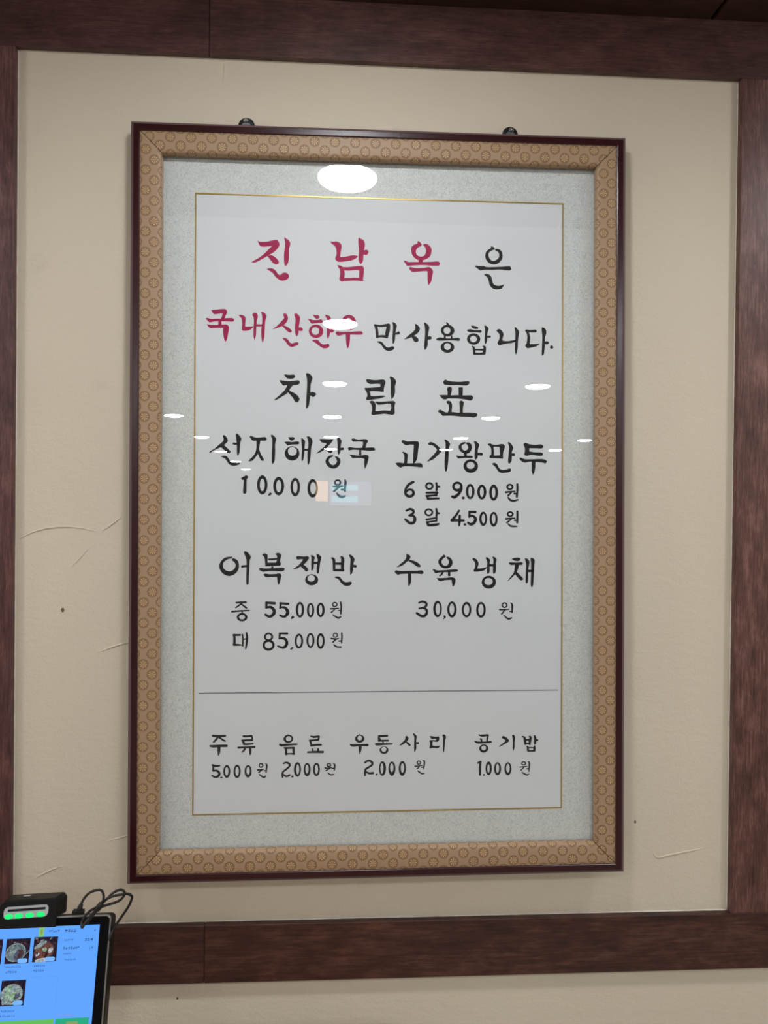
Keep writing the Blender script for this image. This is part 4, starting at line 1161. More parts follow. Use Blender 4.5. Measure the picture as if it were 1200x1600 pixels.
  ('s',[-2.47,207.75,3.15,5.87,207.79,2.84,12.32,207.85,2.99]),
  ('s',[4.36,206.3,2.05,4.37,203.65,2.36]),
  ('s',[-7.76,202.54,2.21,-4.73,202.27,4.1,5.89,202.34,3.15,18.42,202.46,2.52]),
  ('o',[5.92,192.81,6.98,6.05,5.69,194.02,3.95,3.93]),
  ('p',[29.57,199.73,34.5,204.35,39.05,208.83,39.8,212.61,41.31,215.24,43.99,212.55,44.76,210.27,42.49,206.51,38.31,202.78,33.76,200.2],'1000000000'),
  ('s',[41.73,204.63,2.36,44.4,202.32,3.47,46.55,200.16,3.47]),
  ('p',[51.59,217.38,53.11,218.65,57.32,215.02,57.48,211.61,56.97,205.55,57.23,195.68,55.87,191.15,53.98,189.06,53.58,194.22,53.69,204.84,53.66,213.18],'00000001000'),
  ('s',[56.59,203.28,2.84,59.49,203.24,3.78]),
  ('p',[77.93,213.6,81.75,213.93,87.11,212.87,92.47,213.25,93.62,210.72,92.49,205.8,89.43,204.71,84.08,205.54,83.31,205.17,82.56,202.15,82.95,198.72,87.16,197.9,94.81,198.17,92.53,195.01,87.17,194.86,81.82,195.17,79.53,194.22,78.0,195.38,78.75,199.16,78.73,203.72,77.96,206.77,81.01,207.86,87.13,207.4,88.66,208.51,87.12,209.68,81.77,209.37],'10000000001010000000000000'),
  ('p',[98.43,214.46,100.88,216.48,103.95,214.0,104.34,210.58,102.82,207.18,102.47,198.82,101.35,188.57,99.82,188.37,99.42,193.54,99.77,204.18,99.74,211.78],'00000000000'),
 ],
 'price3_c': [
  ('s',[-24.3,173.47,2.52,-21.29,175.69,3.15,-16.75,176.37,3.31,-12.57,173.28,3.62,-13.32,169.52,3.47,-18.22,166.2,3.15,-22.75,163.25,3.31,-23.87,158.36,3.15,-23.85,153.45,2.68]),
  ('s',[-22.36,159.09,2.68,-17.43,156.74,3.31,-11.38,157.02,3.78]),
  ('s',[-6.06,154.13,2.21,-5.46,154.88,2.84]),
  ('o',[3.6,163.8,5.61,11.5,2.84,163.81,2.28,8.02]),
  ('o',[18.56,163.33,5.62,11.35,18.32,164.84,2.58,6.81]),
  ('o',[35.03,163.44,5.78,11.74,35.25,164.19,2.59,7.42]),
  ('o',[61.28,172.11,3.66,3.49,61.28,172.11,1.83,1.67]),
  ('s',[55.05,166.52,2.21,60.53,166.96,1.73,66.25,167.63,1.58]),
  ('s',[61.68,166.41,2.05,60.16,163.78,2.21,57.65,162.46,1.1]),
  ('s',[67.76,174.89,1.73,70.05,174.25,2.52,69.54,166.67,2.36,68.8,161.21,0.95]),
  ('s',[65.5,164.61,1.73,68.93,165.16,1.89]),
  ('s',[59.57,159.39,1.73,63.62,156.14,2.36,67.06,154.42,2.05,70.19,155.27,1.42]),
 ],
 'row3_d': [
  ('s',[156.83,214.71,1.81,162.05,213.57,3.62,171.41,214.22,3.02]),
  ('s',[171.41,213.73,3.42,170.44,208.38,2.82,169.96,203.52,2.62]),
  ('s',[159.6,208.34,2.41,160.89,207.05,3.02,161.1,203.15,2.62]),
  ('s',[150.46,204.96,1.61,154.21,202.96,3.42,164.05,202.62,3.02,176.37,203.23,3.22]),
  ('o',[164.87,193.06,7.29,6.63,164.77,193.85,3.74,3.7]),
  ('p',[193.42,210.99,196.58,212.41,201.52,209.9,205.49,205.45,204.51,203.02,198.59,199.69,191.69,195.89,188.53,195.45,193.65,199.76,199.56,204.56,197.08,207.52,194.61,209.02],'000000010000'),
  ('p',[210.41,213.49,212.89,214.14,215.37,210.19,214.4,202.88,214.24,193.12,211.98,187.78,211.27,193.16,211.44,202.92,210.92,208.79],'000001000'),
  ('s',[226.76,211.7,1.41,230.23,209.5,3.62,231.24,204.6,4.02,231.75,199.21,3.42]),
  ('s',[238.66,211.53,2.21,240.15,209.36,4.02,239.18,203.51,4.23,238.99,198.62,3.02]),
  ('s',[231.24,205.77,2.62,239.17,205.95,2.82]),
  ('s',[231.25,199.9,2.82,239.19,199.79,2.82]),
  ('s',[246.6,212.01,2.82,247.6,208.28,4.02,247.33,199.97,3.62]),
  ('s',[248.11,205.14,3.02,251.28,205.1,3.42]),
  ('s',[234.24,195.56,1.81,235.73,193.78,3.42,236.25,188.39,3.62]),
  ('s',[246.64,196.06,2.21,246.65,192.64,3.62,246.37,188.24,3.62]),
  ('s',[236.23,193.28,2.01,246.15,193.14,2.01]),
  ('s',[236.25,188.1,2.82,246.67,188.14,3.02]),
 ],
 'price3_d': [
  ('s',[155.49,170.12,2.62,158.25,171.54,3.42,160.21,172.0,3.02]),
  ('s',[159.43,171.52,4.02,158.77,160.82,4.02,158.8,151.57,3.42]),
  ('s',[165.0,151.17,2.82,165.59,151.36,2.62]),
  ('o',[172.85,161.37,5.13,10.92,172.56,161.08,1.97,6.63]),
  ('o',[187.16,160.55,5.73,10.34,187.15,161.14,2.37,7.22]),
  ('o',[203.85,160.28,5.74,10.35,203.85,161.06,2.77,6.83]),
  ('o',[229.17,168.27,4.16,3.32,229.17,168.27,1.98,1.47]),
  ('s',[223.14,162.5,1.81,228.88,163.09,1.81,234.34,163.49,1.41]),
  ('s',[229.88,162.39,1.81,224.64,157.49,1.81]),
  ('s',[236.79,171.08,2.01,238.49,168.31,2.62,238.11,161.48,2.41,237.83,155.32,1.81]),
  ('s',[233.85,159.59,1.81,237.82,159.72,2.01]),
  ('s',[226.43,154.34,1.61,230.41,151.63,2.41,234.87,149.99,2.41,237.84,151.51,1.41]),
 ],
}


def add_glyph(bm, g, y):
    mm = 0.001
    if g[0] == 'o':
        x, z, rx, rz, u, w, ru, rw = g[1]
        n = 28
        A = [bm.verts.new(((x + rx * math.cos(2 * PI * i / n)) * mm, y, (z + rz * math.sin(2 * PI * i / n)) * mm)) for i in range(n)]
        B = [bm.verts.new(((u + ru * math.cos(2 * PI * i / n)) * mm, y, (w + rw * math.sin(2 * PI * i / n)) * mm)) for i in range(n)]
        for i in range(n):
            bm.faces.new((A[i], A[(i + 1) % n], B[(i + 1) % n], B[i]))
    elif g[0] == 'p':
        f = g[1]
        pts = [(f[i], f[i + 1]) for i in range(0, len(f), 2)]
        sharp = {i for i, c in enumerate(g[2]) if c == '1'}
        P = catmull(pts, 3, True, sharp)
        Q = [P[0]]
        for p in P[1:]:
            if math.hypot(p[0] - Q[-1][0], p[1] - Q[-1][1]) > 0.05:
                Q.append(p)
        vs = [bm.verts.new((p[0] * mm, y, p[1] * mm)) for p in Q]
        fc = bm.faces.new(vs)
        fc.normal_update()
        bmesh.ops.triangulate(bm, faces=[fc])
    else:
        f = g[1]
        pts = [(f[i], f[i + 1], f[i + 2]) for i in range(0, len(f), 3)]
        P = catmull(pts, 6)
        n = len(P)
        L, R = [], []
        for i, (x, z, w) in enumerate(P):
            a, b = P[max(i - 1, 0)], P[min(i + 1, n - 1)]
            dx, dz = b[0] - a[0], b[1] - a[1]
            q = math.hypot(dx, dz) or 1.0
            nx, nz = -dz / q, dx / q
            L.append((x + nx * w / 2, z + nz * w / 2))
            R.append((x - nx * w / 2, z - nz * w / 2))
        vl = [bm.verts.new((p[0] * mm, y, p[1] * mm)) for p in L]
        vr = [bm.verts.new((p[0] * mm, y, p[1] * mm)) for p in R]
        for i in range(n - 1):
            bm.faces.new((vl[i], vl[i + 1], vr[i + 1], vr[i]))
        for (x, z, w), (x2, z2, _), va, vb in ((P[0], P[1], vl[0], vr[0]), (P[-1], P[-2], vl[-1], vr[-1])):
            d = math.atan2(z - z2, x - x2)
            fan = [va] + [bm.verts.new(((x + w / 2 * math.cos(d + t)) * mm, y, (z + w / 2 * math.sin(d + t)) * mm))
                          for t in ((-PI / 3, -PI / 6, 0, PI / 6, PI / 3) if (va.co.x * 1000 - x) * math.cos(d - PI / 2) + (va.co.z * 1000 - z) * math.sin(d - PI / 2) > 0 else (PI / 3, PI / 6, 0, -PI / 6, -PI / 3))] + [vb]
            bm.faces.new(fan)


NAMES = (('title_380', 'title_character', 'rose', None), ('title_500', 'title_character', 'rose', None), ('title_620', 'title_character', 'rose', None),
         ('titlek_730', 'title_character', 'ink', 'black last character of the first line'),
         ('beef', 'sentence_words', 'rose', 'rose first half of the second line'), ('beefk', 'sentence_words', 'ink', 'black second half of the second line'),
         ('head_420', 'heading_character', 'ink', None), ('head_550', 'heading_character', 'ink', None), ('head_670', 'heading_character', 'ink', None),
         ('row1_l', 'dish_name', 'ink', None), ('row1_r', 'dish_name', 'ink', None), ('price1_a', 'price', 'ink', None), ('price1_z', 'currency_sign', 'ink', None),
         ('price1_b', 'portion_size', 'ink', None), ('price1_c', 'price', 'ink', None), ('price1_d', 'portion_size', 'ink', None), ('price1_e', 'price', 'ink', None),
         ('row2_l', 'dish_name', 'ink', None), ('row2_r', 'dish_name', 'ink', None), ('row2_s', 'dish_name', 'ink', None), ('price2_a', 'portion_size', 'ink', None), ('price2_b', 'price', 'ink', None),
         ('price2_c', 'price', 'ink', None), ('price2_z', 'currency_sign', 'ink', None), ('price2_d', 'portion_size', 'ink', None), ('price2_e', 'price', 'ink', None),
         ('row3_a', 'drink_name', 'ink', None), ('row3_b', 'drink_name', 'ink', None), ('row3_c', 'side_dish_name', 'ink', None), ('row3_d', 'side_dish_name', 'ink', None),
         ('price3_a', 'price', 'ink', None), ('price3_b', 'price', 'ink', None), ('price3_c', 'price', 'ink', None), ('price3_d', 'price', 'ink', None))
for key, name, m, lab in NAMES:
    bm = bmesh.new()
    for i, g in enumerate(GLYPHS[key]):
        add_glyph(bm, g, 0.01992 - 0.000004 * (i % 9))
    for f in bm.faces:
        f.normal_update()
        if f.normal.y > 0:
            f.normal_flip()
    o = obj(name, bm, m, paper)
    if lab:
        o['label'] = lab
bm = bmesh.new()
vs = [bm.verts.new(p) for p in ((-0.2836, 0.01992, 0.2848), (-0.2836, 0.01992, 0.2860), (0.2847, 0.01992, 0.2854), (0.2847, 0.01992, 0.2843))]
bm.faces.new(vs)
obj('ruled_line', bm, 'ink', paper)

# ------------------------------------------------------------------ the two wall hooks the frame hangs from
def make_hook(x, z, px, pz, label):
    r = tag(empty('wall_hook', (x, 0.0, Z(z))), label, 'hook', 'hooks above the menu frame')
    bm = bmesh.new()
    add_lathe(bm, [(0.0128, 0.0), (0.0128, 0.0025), (0.0120, 0.0042), (0.0098, 0.0050), (0.0050, 0.0052)], 40, (0, 0, 0), 'y')
    obj('hook_disc', bm, 'black', r, False)
    bm = bmesh.new()
    add_lathe(bm, [(0.0036, 0.0052), (0.0036, 0.0068), (0.0030, 0.0076), (0.0018, 0.0076), (0.0012, 0.0056)], 24, (px - x, 0, pz - z), 'y')
    obj('screw', bm, 'steel', r, False)
    bm = bmesh.new()
    P = [(-0.0066, 0.0010), (-0.0044, 0.0028), (-0.0012, 0.0034), (0.0012, 0.0034), (0.0046, 0.0026), (0.0064, 0.0008), (0.0064, -0.0060), (-0.0066, -0.0060)]
    a = [bm.verts.new((p[0], -0.0052, p[1])) for p in P]
    b = [bm.verts.new((p[0], -0.0060, p[1])) for p in P]
    bm.faces.new(a)
    bm.faces.new(b[::-1])
    for i in range(len(P)):
        bm.faces.new((a[i], a[(i + 1) % len(P)], b[(i + 1) % len(P)], b[i]))
    bmesh.ops.recalc_face_normals(bm, faces=bm.faces)
    obj('hook_plate', bm, 'zinc', r)


make_hook(-0.1549, 0.5976, -0.1556, 0.6042, 'black round wall hook with steel screw above the left half of the frame')
make_hook(0.2658, 0.6000, 0.2671, 0.6060, 'black round wall hook with steel screw above the right half of the frame')

# ------------------------------------------------------------------ ordering tablet on its stand
TO = Vector((-0.31070, -0.2, Z(-0.55221)))        # top right corner of the lit screen
TU = Vector((0.99878, 0.04829, -0.01081))
TV = Vector((-0.00291, 0.27538, 0.96133))
TN = Vector((0.04939, -0.96012, 0.27518))
TM = Matrix(((TU.x, -TN.x, TV.x, TO.x), (TU.y, -TN.y, TV.y, TO.y), (TU.z, -TN.z, TV.z, TO.z), (0, 0, 0, 1)))
# local axes of the tablet: x along the screen, y away from the viewer, z up the screen
tablet = tag(empty('ordering_tablet', None, TM), 'black table ordering tablet with a bright blue menu screen, at the lower left', 'tablet')
BL, BR, BB, BTp = -0.2035, 0.0135, -0.131, 0.0112


def rounded_slab(name, mats, x0, x1, z0, z1, y0, y1, r, bevel, parent, seg=6):
    bm = bmesh.new()
    P = []
    for cx, cz, a0 in ((x1 - r, z1 - r, 0), (x0 + r, z1 - r, 90), (x0 + r, z0 + r, 180), (x1 - r, z0 + r, 270)):
        for k in range(seg + 1):
            a = math.radians(a0 + 90 * k / seg)
            P.append((cx + r * math.cos(a), cz + r * math.sin(a)))
    a = [bm.verts.new((p[0], y0, p[1])) for p in P]
    b = [bm.verts.new((p[0], y1, p[1])) for p in P]
    f0 = bm.faces.new(a)
    bm.faces.new(b[::-1])
    n = len(P)
    for i in range(n):
        bm.faces.new((a[i], a[(i + 1) % n], b[(i + 1) % n], b[i]))
    bmesh.ops.recalc_face_normals(bm, faces=bm.faces)
    if bevel:
        es = [e for e in bm.edges if len({round(v.co.y, 6) for v in e.verts}) == 1]
        bmesh.ops.bevel(bm, geom=es, offset=bevel, segments=2, affect='EDGES', profile=0.5)
    return obj(name, bm, mats, parent)


rounded_slab('rim', 'rim', BL, BR, BB, BTp, 0.0006, 0.0048, 0.006, 0.0012, tablet)
rounded_slab('rear_case', 'case', BL + 0.002, BR + 0.0005, BB + 0.002, BTp - 0.003, 0.0048, 0.029, 0.006, 0.003, tablet)
rounded_slab('bezel', 'black_gloss', BL + 0.0016, BR - 0.0016, BB + 0.0016, BTp - 0.0016, 0.0001, 0.0010, 0.005, 0.0, tablet)
SW, SH = 0.190, 0.1195
screen = box('screen', 'scr', -SW, 0.0, -0.0004, 0.0001, -SH, 0.0, 0, tablet)


def quad(bm, x0, x1, z0, z1, y, mi=0):
    f = bm.faces.new([bm.verts.new((a * 0.001, y, b * 0.001)) for a, b in ((x0, z0), (x1, z0), (x1, z1), (x0, z1))])
    f.material_index = mi


def disc(bm, x, z, rx, rz, y, mi, rot=0.0, n=24, clip=None):
    P = []
    for i in range(n):
        a = 2 * PI * i / n
        u, w = rx * math.cos(a), rz * math.sin(a)
        u, w = u * math.cos(rot) - w * math.sin(rot), u * math.sin(rot) + w * math.cos(rot)
        u, w = x + u, z + w
        if clip:
            u, w = min(max(u, clip[0]), clip[1]), min(max(w, clip[2]), clip[3])
        P.append(bm.verts.new((u * 0.001, y, w * 0.001)))
    bm.faces.new(P).material_index = mi


def photo(x0, z1, style, s=29.6):
    """one square dish photograph shown on the screen"""
    bm = bmesh.new()
    x1, z0 = x0 + s, z1 - s * 0.97
    cl = (x0, x1, z0, z1)
    y = -0.0006
    mats = ['ph_dark', 'ph_mid', 'ph_bowl', 'ph_stone', 'ph_soup', 'ph_red', 'ph_white', 'ph_green', 'ph_leaf', 'ph_badge']
    quad(bm, x0, x1, z0, z1, y, 0)
    rnd = random.Random(style * 11)
    for _ in range(9):
        a, b = rnd.uniform(x0 + 2, x1 - 2), rnd.uniform(z1 - 9, z1 - 1)
        disc(bm, a, b, rnd.uniform(1, 3), rnd.uniform(.4, 1.2), y - 0.00004, rnd.choice((1, 2, 1)), rnd.uniform(-1, 1), 10, cl)
    cx, cz = x0 + s * 0.46, z1 - s * 0.54
    k = 0.00004
    if style == 1:      # noodles and beef slices in a pale bowl
        disc(bm, cx - 1, cz, 12.5, 10.5, y - 2 * k, 2, .25, 28, cl)
        disc(bm, cx - 1, cz, 11.5, 9.4, y - 3 * k, 3, .25, 28, cl)
        for i in range(7):
            disc(bm, cx - 8 + i * 1.2, cz + 1.2, .45, 7 - .5 * i, y - 4 * k, 2, -.45, 12, cl)
        disc(bm, cx + 3.5, cz - 3, 5.6, 7.2, y - 5 * k, 4, -.5, 20, cl)
        disc(bm, cx + 5, cz - 2, 3.2, 5.4, y - 6 * k, 1, -.5, 16, cl)
        disc(bm, cx + 11, cz - 3, .5, 8, y - 5 * k, 2, -.75, 10, cl)
    elif style == 2:    # red soup with white and green toppings
        disc(bm, cx, cz, 13, 11, y - 2 * k, 1, .3, 28, cl)
        disc(bm, cx + .5, cz - .5, 11.4, 9, y - 3 * k, 5, .3, 28, cl)
        disc(bm, cx - 5, cz + 7, 8.5, 2.4, y - 4 * k, 2, .5, 16, cl)
        for i in range(12):
            disc(bm, cx + rnd.uniform(-8, 9), cz + rnd.uniform(-7, 6), rnd.uniform(.7, 2.2), rnd.uniform(.5, 1.2), y - (4.2 + .05 * i) * k, rnd.choice((1, 0, 2, 5, 8)), rnd.uniform(-1.5, 1.5), 10, cl)
        disc(bm, cx + .5, cz + 1.5, 3.0, 2.4, y - 5 * k, 7, 0, 16, cl)
        disc(bm, cx + 8, cz + .5, 2.6, 3.6, y - 5 * k, 6, -.5, 16, cl)
        disc(bm, cx - 7.5, cz - 4, 2.6, 1.6, y - 5 * k, 6, .7, 14, cl)
        disc(bm, cx - 8, cz - 3, 1.0, 1.4, y - 6 * k, 0, .5, 10, cl)
        disc(bm, cx + 3, cz - 5, 1.6, 3.2, y - 5 * k, 0, -.6, 10, cl)
        disc(bm, cx - 2, cz - 11, 8, 2.6, y - 5 * k, 6, .08, 16, cl)
    elif style == 3:    # green dumplings heaped on a plate
        disc(bm, cx, cz, 13.5, 11.5, y - 2 * k, 2, .2, 28, cl)
        for i in range(11):
            a = rnd.uniform(-8, 6)
            disc(bm, cx + a, cz + rnd.uniform(-8, 8), 5.2, 2.6, y - (3 + i) * k, 7 if i % 3 else 2, rnd.uniform(.5, 1.5), 16, cl)
        disc(bm, cx + 6, cz - 3, 4, 2, y - 15 * k, 8, .7, 14, cl)
        disc(bm, cx + 7.5, cz - 1, 3.2, 3.4, y - 16 * k, 4, 0, 16, cl)
        disc(bm, cx + 8, cz + 2, 2.0, 1.0, y - 17 * k, 2, .6, 12, cl)
        disc(bm, cx + 4, cz - 8, 4.4, 1.2, y - 17 * k, 5, .2, 12, cl)
    else:
        disc(bm, cx, cz, 12, 10, y - 2 * k, 5, 0, 24, cl)
        disc(bm, cx + 4, cz + 2, 5, 4, y - 3 * k, 6, 0, 18, cl)
    bx0, bx1 = x1 - 13.5, x1 - 1.2
    zb = z0 + 3.2
    disc(bm, bx0 + 2.6, zb, 2.6, 2.6, y - 20 * k, 9, 0, 16, cl)
    disc(bm, bx1 - 2.6, zb, 2.6, 2.6, y - 20 * k, 9, 0, 16, cl)
    quad(bm, bx0 + 2.6, bx1 - 2.6, zb - 2.6, zb + 2.6, y - 20 * k, 9)
    for f in bm.faces:
        f.normal_update()
        if f.normal.y > 0:
            f.normal_flip()
    return obj('dish_photo', bm, mats, screen)


photo(-80.5, -11.9, 2)
photo(-114.4, -12.6, 1)
photo(-148.3, -12.6, 4)
photo(-182.2, -12.6, 2)
photo(-114.7, -60.0, 3)
photo(-148.6, -60.0, 1)
photo(-182.5, -60.0, 4)


def scribble(bm, x0, x1, z, h, mi=0, seed=0):
    """small blurred caption: illegible clusters of tiny strokes"""
    rnd = random.Random(seed)
    x = x0
    while x < x1 - h * .4:
        w = h * rnd.uniform(.65, .85)
        for _ in range(4):
            if rnd.random() < .5:
                q = z + rnd.uniform(-.4, .4) * h
                quad(bm, x, x + w, q - h * .08, q + h * .08, -0.0006, mi)
            else:
                q = x + rnd.uniform(.1, .9) * w
                quad(bm, q - h * .07, q + h * .07, z - h * .45, z + h * .45, -0.0006, mi)
        x += w + h * .25


n = 0
for x0, x1, z, h, mi in ((-63, -47.8, -5.4, 2.2, 0), (-43, -30.1, -5.8, 2.7, 1), (-42.7, -31.4, -16.7, 1.8, 0), (-17, -4.9, -16.9, 2.8, 1),
                         (-43.3, -23.6, -26.0, 2.3, 1), (-11.3, -5.6, -26.6, 2.2, 0), (-42.7, -31.5, -32.3, 1.6, 0), (-40.4, -26.0, -39.3, 1.6, 0),
                         (-77.7, -63.5, -44.7, 1.8, 0), (-77.8, -64.5, -50.5, 2.2, 0), (-112.1, -92.6, -44.9, 1.8, 0), (-111.4, -97.4, -50.6, 2.2, 0),
                         (-146, -128, -44.9, 1.8, 0), (-146, -131, -50.6, 2.2, 0), (-112, -96, -94.5, 1.8, 0), (-112, -94, -99.6, 2.0, 0)):
    n += 1
    bm = bmesh.new()
    scribble(bm, x0, x1, z, h * 1.3, mi, n)
    obj('screen_caption', bm, ['scr_text', 'scr_bold'], screen)
bm = bmesh.new()
quad(bm, -6.6, -4.6, -7.2, -6.8, -0.0006, 1)
quad(bm, -5.6, -5.0, -7.0, -5.0, -0.0006, 1)
obj('screen_icon', bm, ['scr_text', 'scr_bold'], screen)
bm = bmesh.new()
quad(bm, -75.6, -69.0, -11.6, -0.4, -0.0006, 0)
disc(bm, -72.2, -5.8, 1.6, 3.6, -0.00065, 1)
obj('category_tab', bm, ['scr_tab', 'scr_orange'], screen)
bm = bmesh.new()
quad(bm, -190, -46.9, -SH * 1000, -105.5, -0.0006, 0)
quad(bm, -44.6, -3.7, -SH * 1000, -105.6, -0.0006, 1)
quad(bm, -31, -17, -112.5, -109.5, -0.00065, 2)
obj('order_buttons', bm, ['scr_green', 'scr_teal', 'scr_orange'], screen)
bm = bmesh.new()
scribble(bm, -44.1, -22.2, -101.6, 2.0, 0, 77)
quad(bm, -81.0, -46.0, -58.0, -57.7, -0.0006, 1)
quad(bm, -46.2, -45.9, -96.0, -58.0, -0.0006, 1)
quad(bm, -44.5, -5.0, -49.5, -49.3, -0.0006, 1)
obj('order_summary', bm, ['scr_pink', 'scr_line'], screen)
# stand: foot plate on the table and an inclined strut behind the case
bm = bmesh.new()
ztab = Z(-0.81)
MI = TM.inverted()


def T3(x, y, z):
    return MI @ Vector((x, y, z))


fx_, fy_ = -0.405, -0.165
c8 = [T3(x, y, z) for x in (fx_ - .075, fx_ + .075) for y in (fy_ - .085, fy_ + .055) for z in (ztab + 0.0005, ztab + .008)]
vs = [bm.verts.new(c) for c in c8]
for f in ((0, 1, 3, 2), (4, 6, 7, 5), (0, 4, 5, 1), (2, 3, 7, 6), (0, 2, 6, 4), (1, 5, 7, 3)):
    bm.faces.new([vs[i] for i in f])
top = Vector((-0.095, 0.031, -0.045))
for d in (-0.02, 0.02):
    b0 = T3(fx_ + d, fy_ + 0.02, ztab + .006)
    add_tube(bm, [b0, (b0 + top) / 2 + Vector((d, 0.006, 0)), top + Vector((d, 0, 0)), top + Vector((d, -0.004, 0.03))], 0.006, 10)
bmesh.ops.recalc_face_normals(bm, faces=bm.faces)
obj('stand', bm, 'case', tablet)

# ------------------------------------------------------------------ card reader clipped on the tablet's top edge
reader = tag(empty('card_reader', None, TM.copy()), 'black card reader with a grey slot and four green lights on top of the tablet', 'card reader')
bm = bmesh.new()
F = [(-0.1275, 0.0118), (-0.1275, 0.0275), (-0.1215, 0.0325), (-0.0595, 0.0338), (-0.0560, 0.0285), (-0.0545, 0.0118)]
K = [(-0.1260, 0.0118), (-0.1260, 0.0300), (-0.1215, 0.0352), (-0.0545, 0.0365), (-0.0500, 0.0320), (-0.0490, 0.0118)]
R0 = [bm.verts.new((p[0], -0.0035, p[1])) for p in F]
R1 = [bm.verts.new((p[0], 0.0180, p[1])) for p in K]
R2 = [bm.verts.new((p[0] - (0.0035 if p[0] > -0.1 else 0.001), 0.0340, p[1] - (0.0028 if p[1] > 0.02 else 0.0))) for p in K]
bm.faces.new(R0)
for A, B in ((R0, R1), (R1, R2)):
    for i in range(6):
        bm.faces.new((A[i], A[(i + 1) % 6], B[(i + 1) % 6], B[i]))
bm.faces.new(R2[::-1])
bmesh.ops.recalc_face_normals(bm, faces=bm.faces)
bmesh.ops.bevel(bm, geom=list(bm.edges), offset=0.0014, segments=2, affect='EDGES', profile=0.5)
# lower apron that reaches down over the bezel
add_box(bm, -0.1275, -0.0545, -0.0034, -0.0007, -0.0004, 0.0150, 0.0008)
obj('reader_body', bm, 'reader', reader)


def pill(x0, x1, z0, z1, y0, y1, tilt=0.0, r=None, wave=0):
    bm = bmesh.new()
    r = r or (z1 - z0) / 2 - 1e-5
    P = []
    for cx, cz, a0 in ((x1 - r, z1 - r, 0), (x0 + r, z1 - r, 90), (x0 + r, z0 + r, 180), (x1 - r, z0 + r, 270)):
        for k in range(7):
            a = math.radians(a0 + 90 * k / 6)
            P.append((cx + r * math.cos(a), cz + r * math.sin(a)))
    P = [(x, z + tilt * (x - (x0 + x1) / 2)) for x, z in P]
    a = [bm.verts.new((p[0], y0, p[1])) for p in P]
    b = [bm.verts.new((p[0], y1, p[1])) for p in P]
    bm.faces.new(a)
    bm.faces.new(b[::-1])
    for i in range(len(P)):
        bm.faces.new((a[i], a[(i + 1) % len(P)], b[(i + 1) % len(P)], b[i]))
    bmesh.ops.recalc_face_normals(bm, faces=bm.faces)
    return bm


obj('slot_surround', pill(-0.1205, -0.0655, 0.0122, 0.0262, -0.0055, -0.003, 0.035, 0.0050), 'grey', reader)
obj('card_slot', pill(-0.1155, -0.0690, 0.0208, 0.0236, -0.0060, -0.0050, 0.035, 0.0003), 'slot', reader)
for x in (-0.1135, -0.1015, -0.0880, -0.0745):
    bm = bmesh.new()
    z = 0.0152 + 0.035 * (x + 0.093)
    add_lathe(bm, [(0.0052, 0.0), (0.0048, 0.0012), (0.0030, 0.0018)], 20, (0, 0, 0), 'y')
    bmesh.ops.scale(bm, vec=(1, 1, 0.62), verts=bm.verts)
    bmesh.ops.translate(bm, vec=(x, -0.0053, z), verts=bm.verts)
    o = obj('light', bm, 'led', reader, True)
    o['label'] = 'green indicator light'
bm = bmesh.new()
vs = [bm.verts.new(p) for p in ((-0.103, 0.0070, 0.0352), (-0.094, 0.0070, 0.0354), (-0.093, 0.0110, 0.0358), (-0.102, 0.0110, 0.0356))]
bm.faces.new(vs)
obj('maker_mark', bm, 'grey', reader)

# ------------------------------------------------------------------ cable looped over the tablet's corner
CB = [[-0.3344,-0.205,-0.5316],[-0.3361,-0.2,-0.5291],[-0.3349,-0.197,-0.5242],[-0.3313,-0.195,-0.5181],[-0.3248,-0.193,-0.5129],[-0.315,-0.19,-0.5119],[-0.3105,-0.19,-0.5148],[-0.3085,-0.192,-0.5211],[-0.3082,-0.2,-0.5232],[-0.3093,-0.215,-0.5225],[-0.3131,-0.228,-0.5249],[-0.3167,-0.236,-0.5282],[-0.3197,-0.24,-0.5328],[-0.3218,-0.236,-0.5294],[-0.3215,-0.23,-0.5271],[-0.3175,-0.22,-0.5237],[-0.3103,-0.21,-0.5232],[-0.3029,-0.2,-0.5197],[-0.2973,-0.195,-0.5151],[-0.2917,-0.19,-0.5134],[-0.2858,-0.188,-0.5136],[-0.2823,-0.188,-0.5183],[-0.2855,-0.192,-0.5235],[-0.292,-0.197,-0.5252],[-0.3017,-0.203,-0.5254],[-0.3079,-0.212,-0.5246],[-0.3131,-0.223,-0.5287],[-0.316,-0.231,-0.5324],[-0.315,-0.227,-0.5297],[-0.3109,-0.215,-0.5266],[-0.3077,-0.205,-0.5222],[-0.3007,-0.204,-0.5166],[-0.2939,-0.2,-0.5153],[-0.2862,-0.196,-0.5157],[-0.279,-0.19,-0.5177],[-0.2744,-0.187,-0.5215],[-0.2736,-0.186,-0.526],[-0.2781,-0.186,-0.5371],[-0.2865,-0.188,-0.5496],[-0.2933,-0.192,-0.5593],[-0.2954,-0.2,-0.5629],[-0.2969,-0.207,-0.5696]]
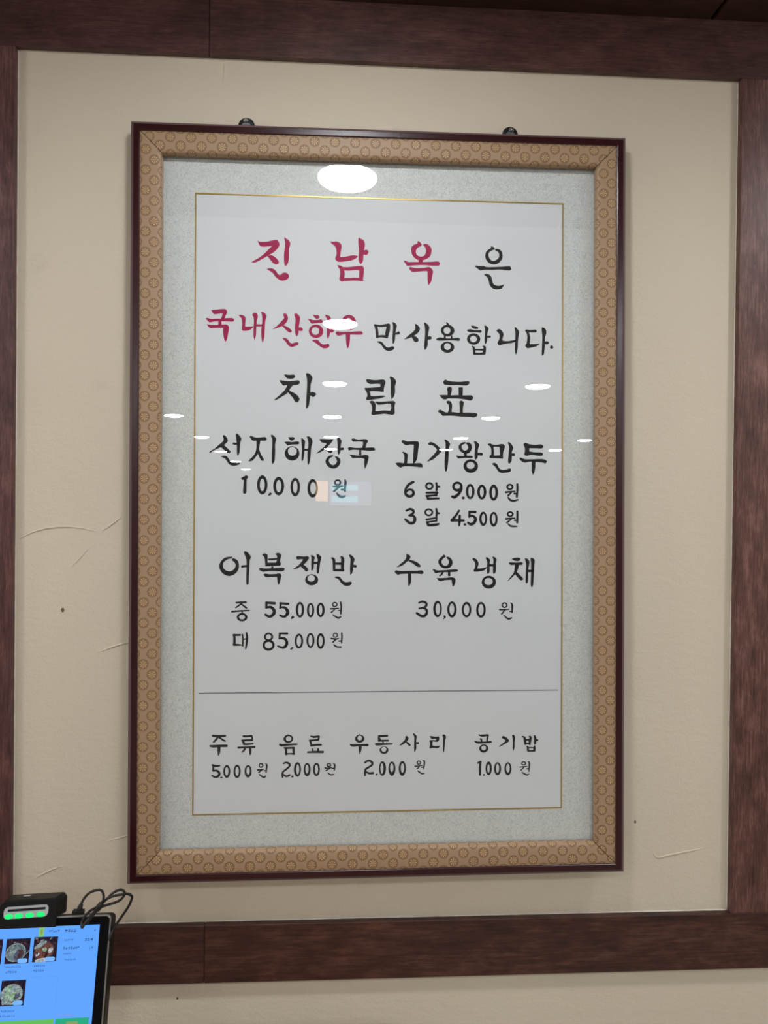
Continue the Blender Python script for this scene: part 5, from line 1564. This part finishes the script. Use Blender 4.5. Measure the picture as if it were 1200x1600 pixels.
cab = tag(empty('power_cable', (CB[0][0], CB[0][1], Z(CB[0][2]))), 'black thin cable bundled in loops at the corner of the tablet', 'cable')
o0 = Vector((CB[0][0], CB[0][1], Z(CB[0][2])))
bm = bmesh.new()
P = catmull([tuple(Vector((x, y, Z(z))) - o0) for x, y, z in CB[1:]], 6)
add_tube(bm, P, 0.00165, 10)
obj('cord', bm, 'cable', cab, True)
a, b = Vector((CB[1][0], CB[1][1], Z(CB[1][2]))) - o0, Vector((CB[2][0], CB[2][1], Z(CB[2][2]))) - o0
d = (b - a).normalized()
bm = bmesh.new()
add_tube(bm, [a - d * 0.0035, a - d * 0.0005, a + d * 0.004, a + d * 0.0045], [0.0030, 0.0032, 0.0024, 0.0018], 12)
obj('strain_relief', bm, 'black', cab)
bm = bmesh.new()
add_box(bm, -0.0072, 0.0072, -0.0035, 0.0035, -0.0022, 0.0028, 0.0006)
bmesh.ops.translate(bm, vec=a - d * 0.0055, verts=bm.verts)
obj('plug', bm, 'black', cab)
i0 = 9
bm = bmesh.new()
c = (Vector(CB[9]) + Vector(CB[25]) + Vector(CB[30])) / 3
c = Vector((c.x, c.y, Z(c.z))) - o0
q = Vector((0.62, 0.35, 0.72)).normalized()
add_tube(bm, [c - q * 0.005, c - q * 0.004, c + q * 0.004, c + q * 0.005], [0.0030, 0.0040, 0.0040, 0.0030], 14)
obj('cable_tie', bm, 'cable', cab)

# ------------------------------------------------------------------ table under the tablet (below the picture's edge)
tb = tag(empty('dining_table', (-0.50, -0.42, 0.0)), 'wooden dining table against the wall, carrying the tablet', 'table')
bm = bmesh.new()
add_box(bm, -0.60, 0.60, -0.36, 0.36, ztab - 0.032, ztab, 0.004)
obj('tabletop', bm, 'table', tb)
for sx in (-1, 1):
    for sy in (-1, 1):
        bm = bmesh.new()
        add_box(bm, sx * 0.54 - 0.025, sx * 0.54 + 0.025, sy * 0.30 - 0.025, sy * 0.30 + 0.025, 0.0, ztab - 0.033, 0.003)
        obj('leg', bm, 'table', tb)
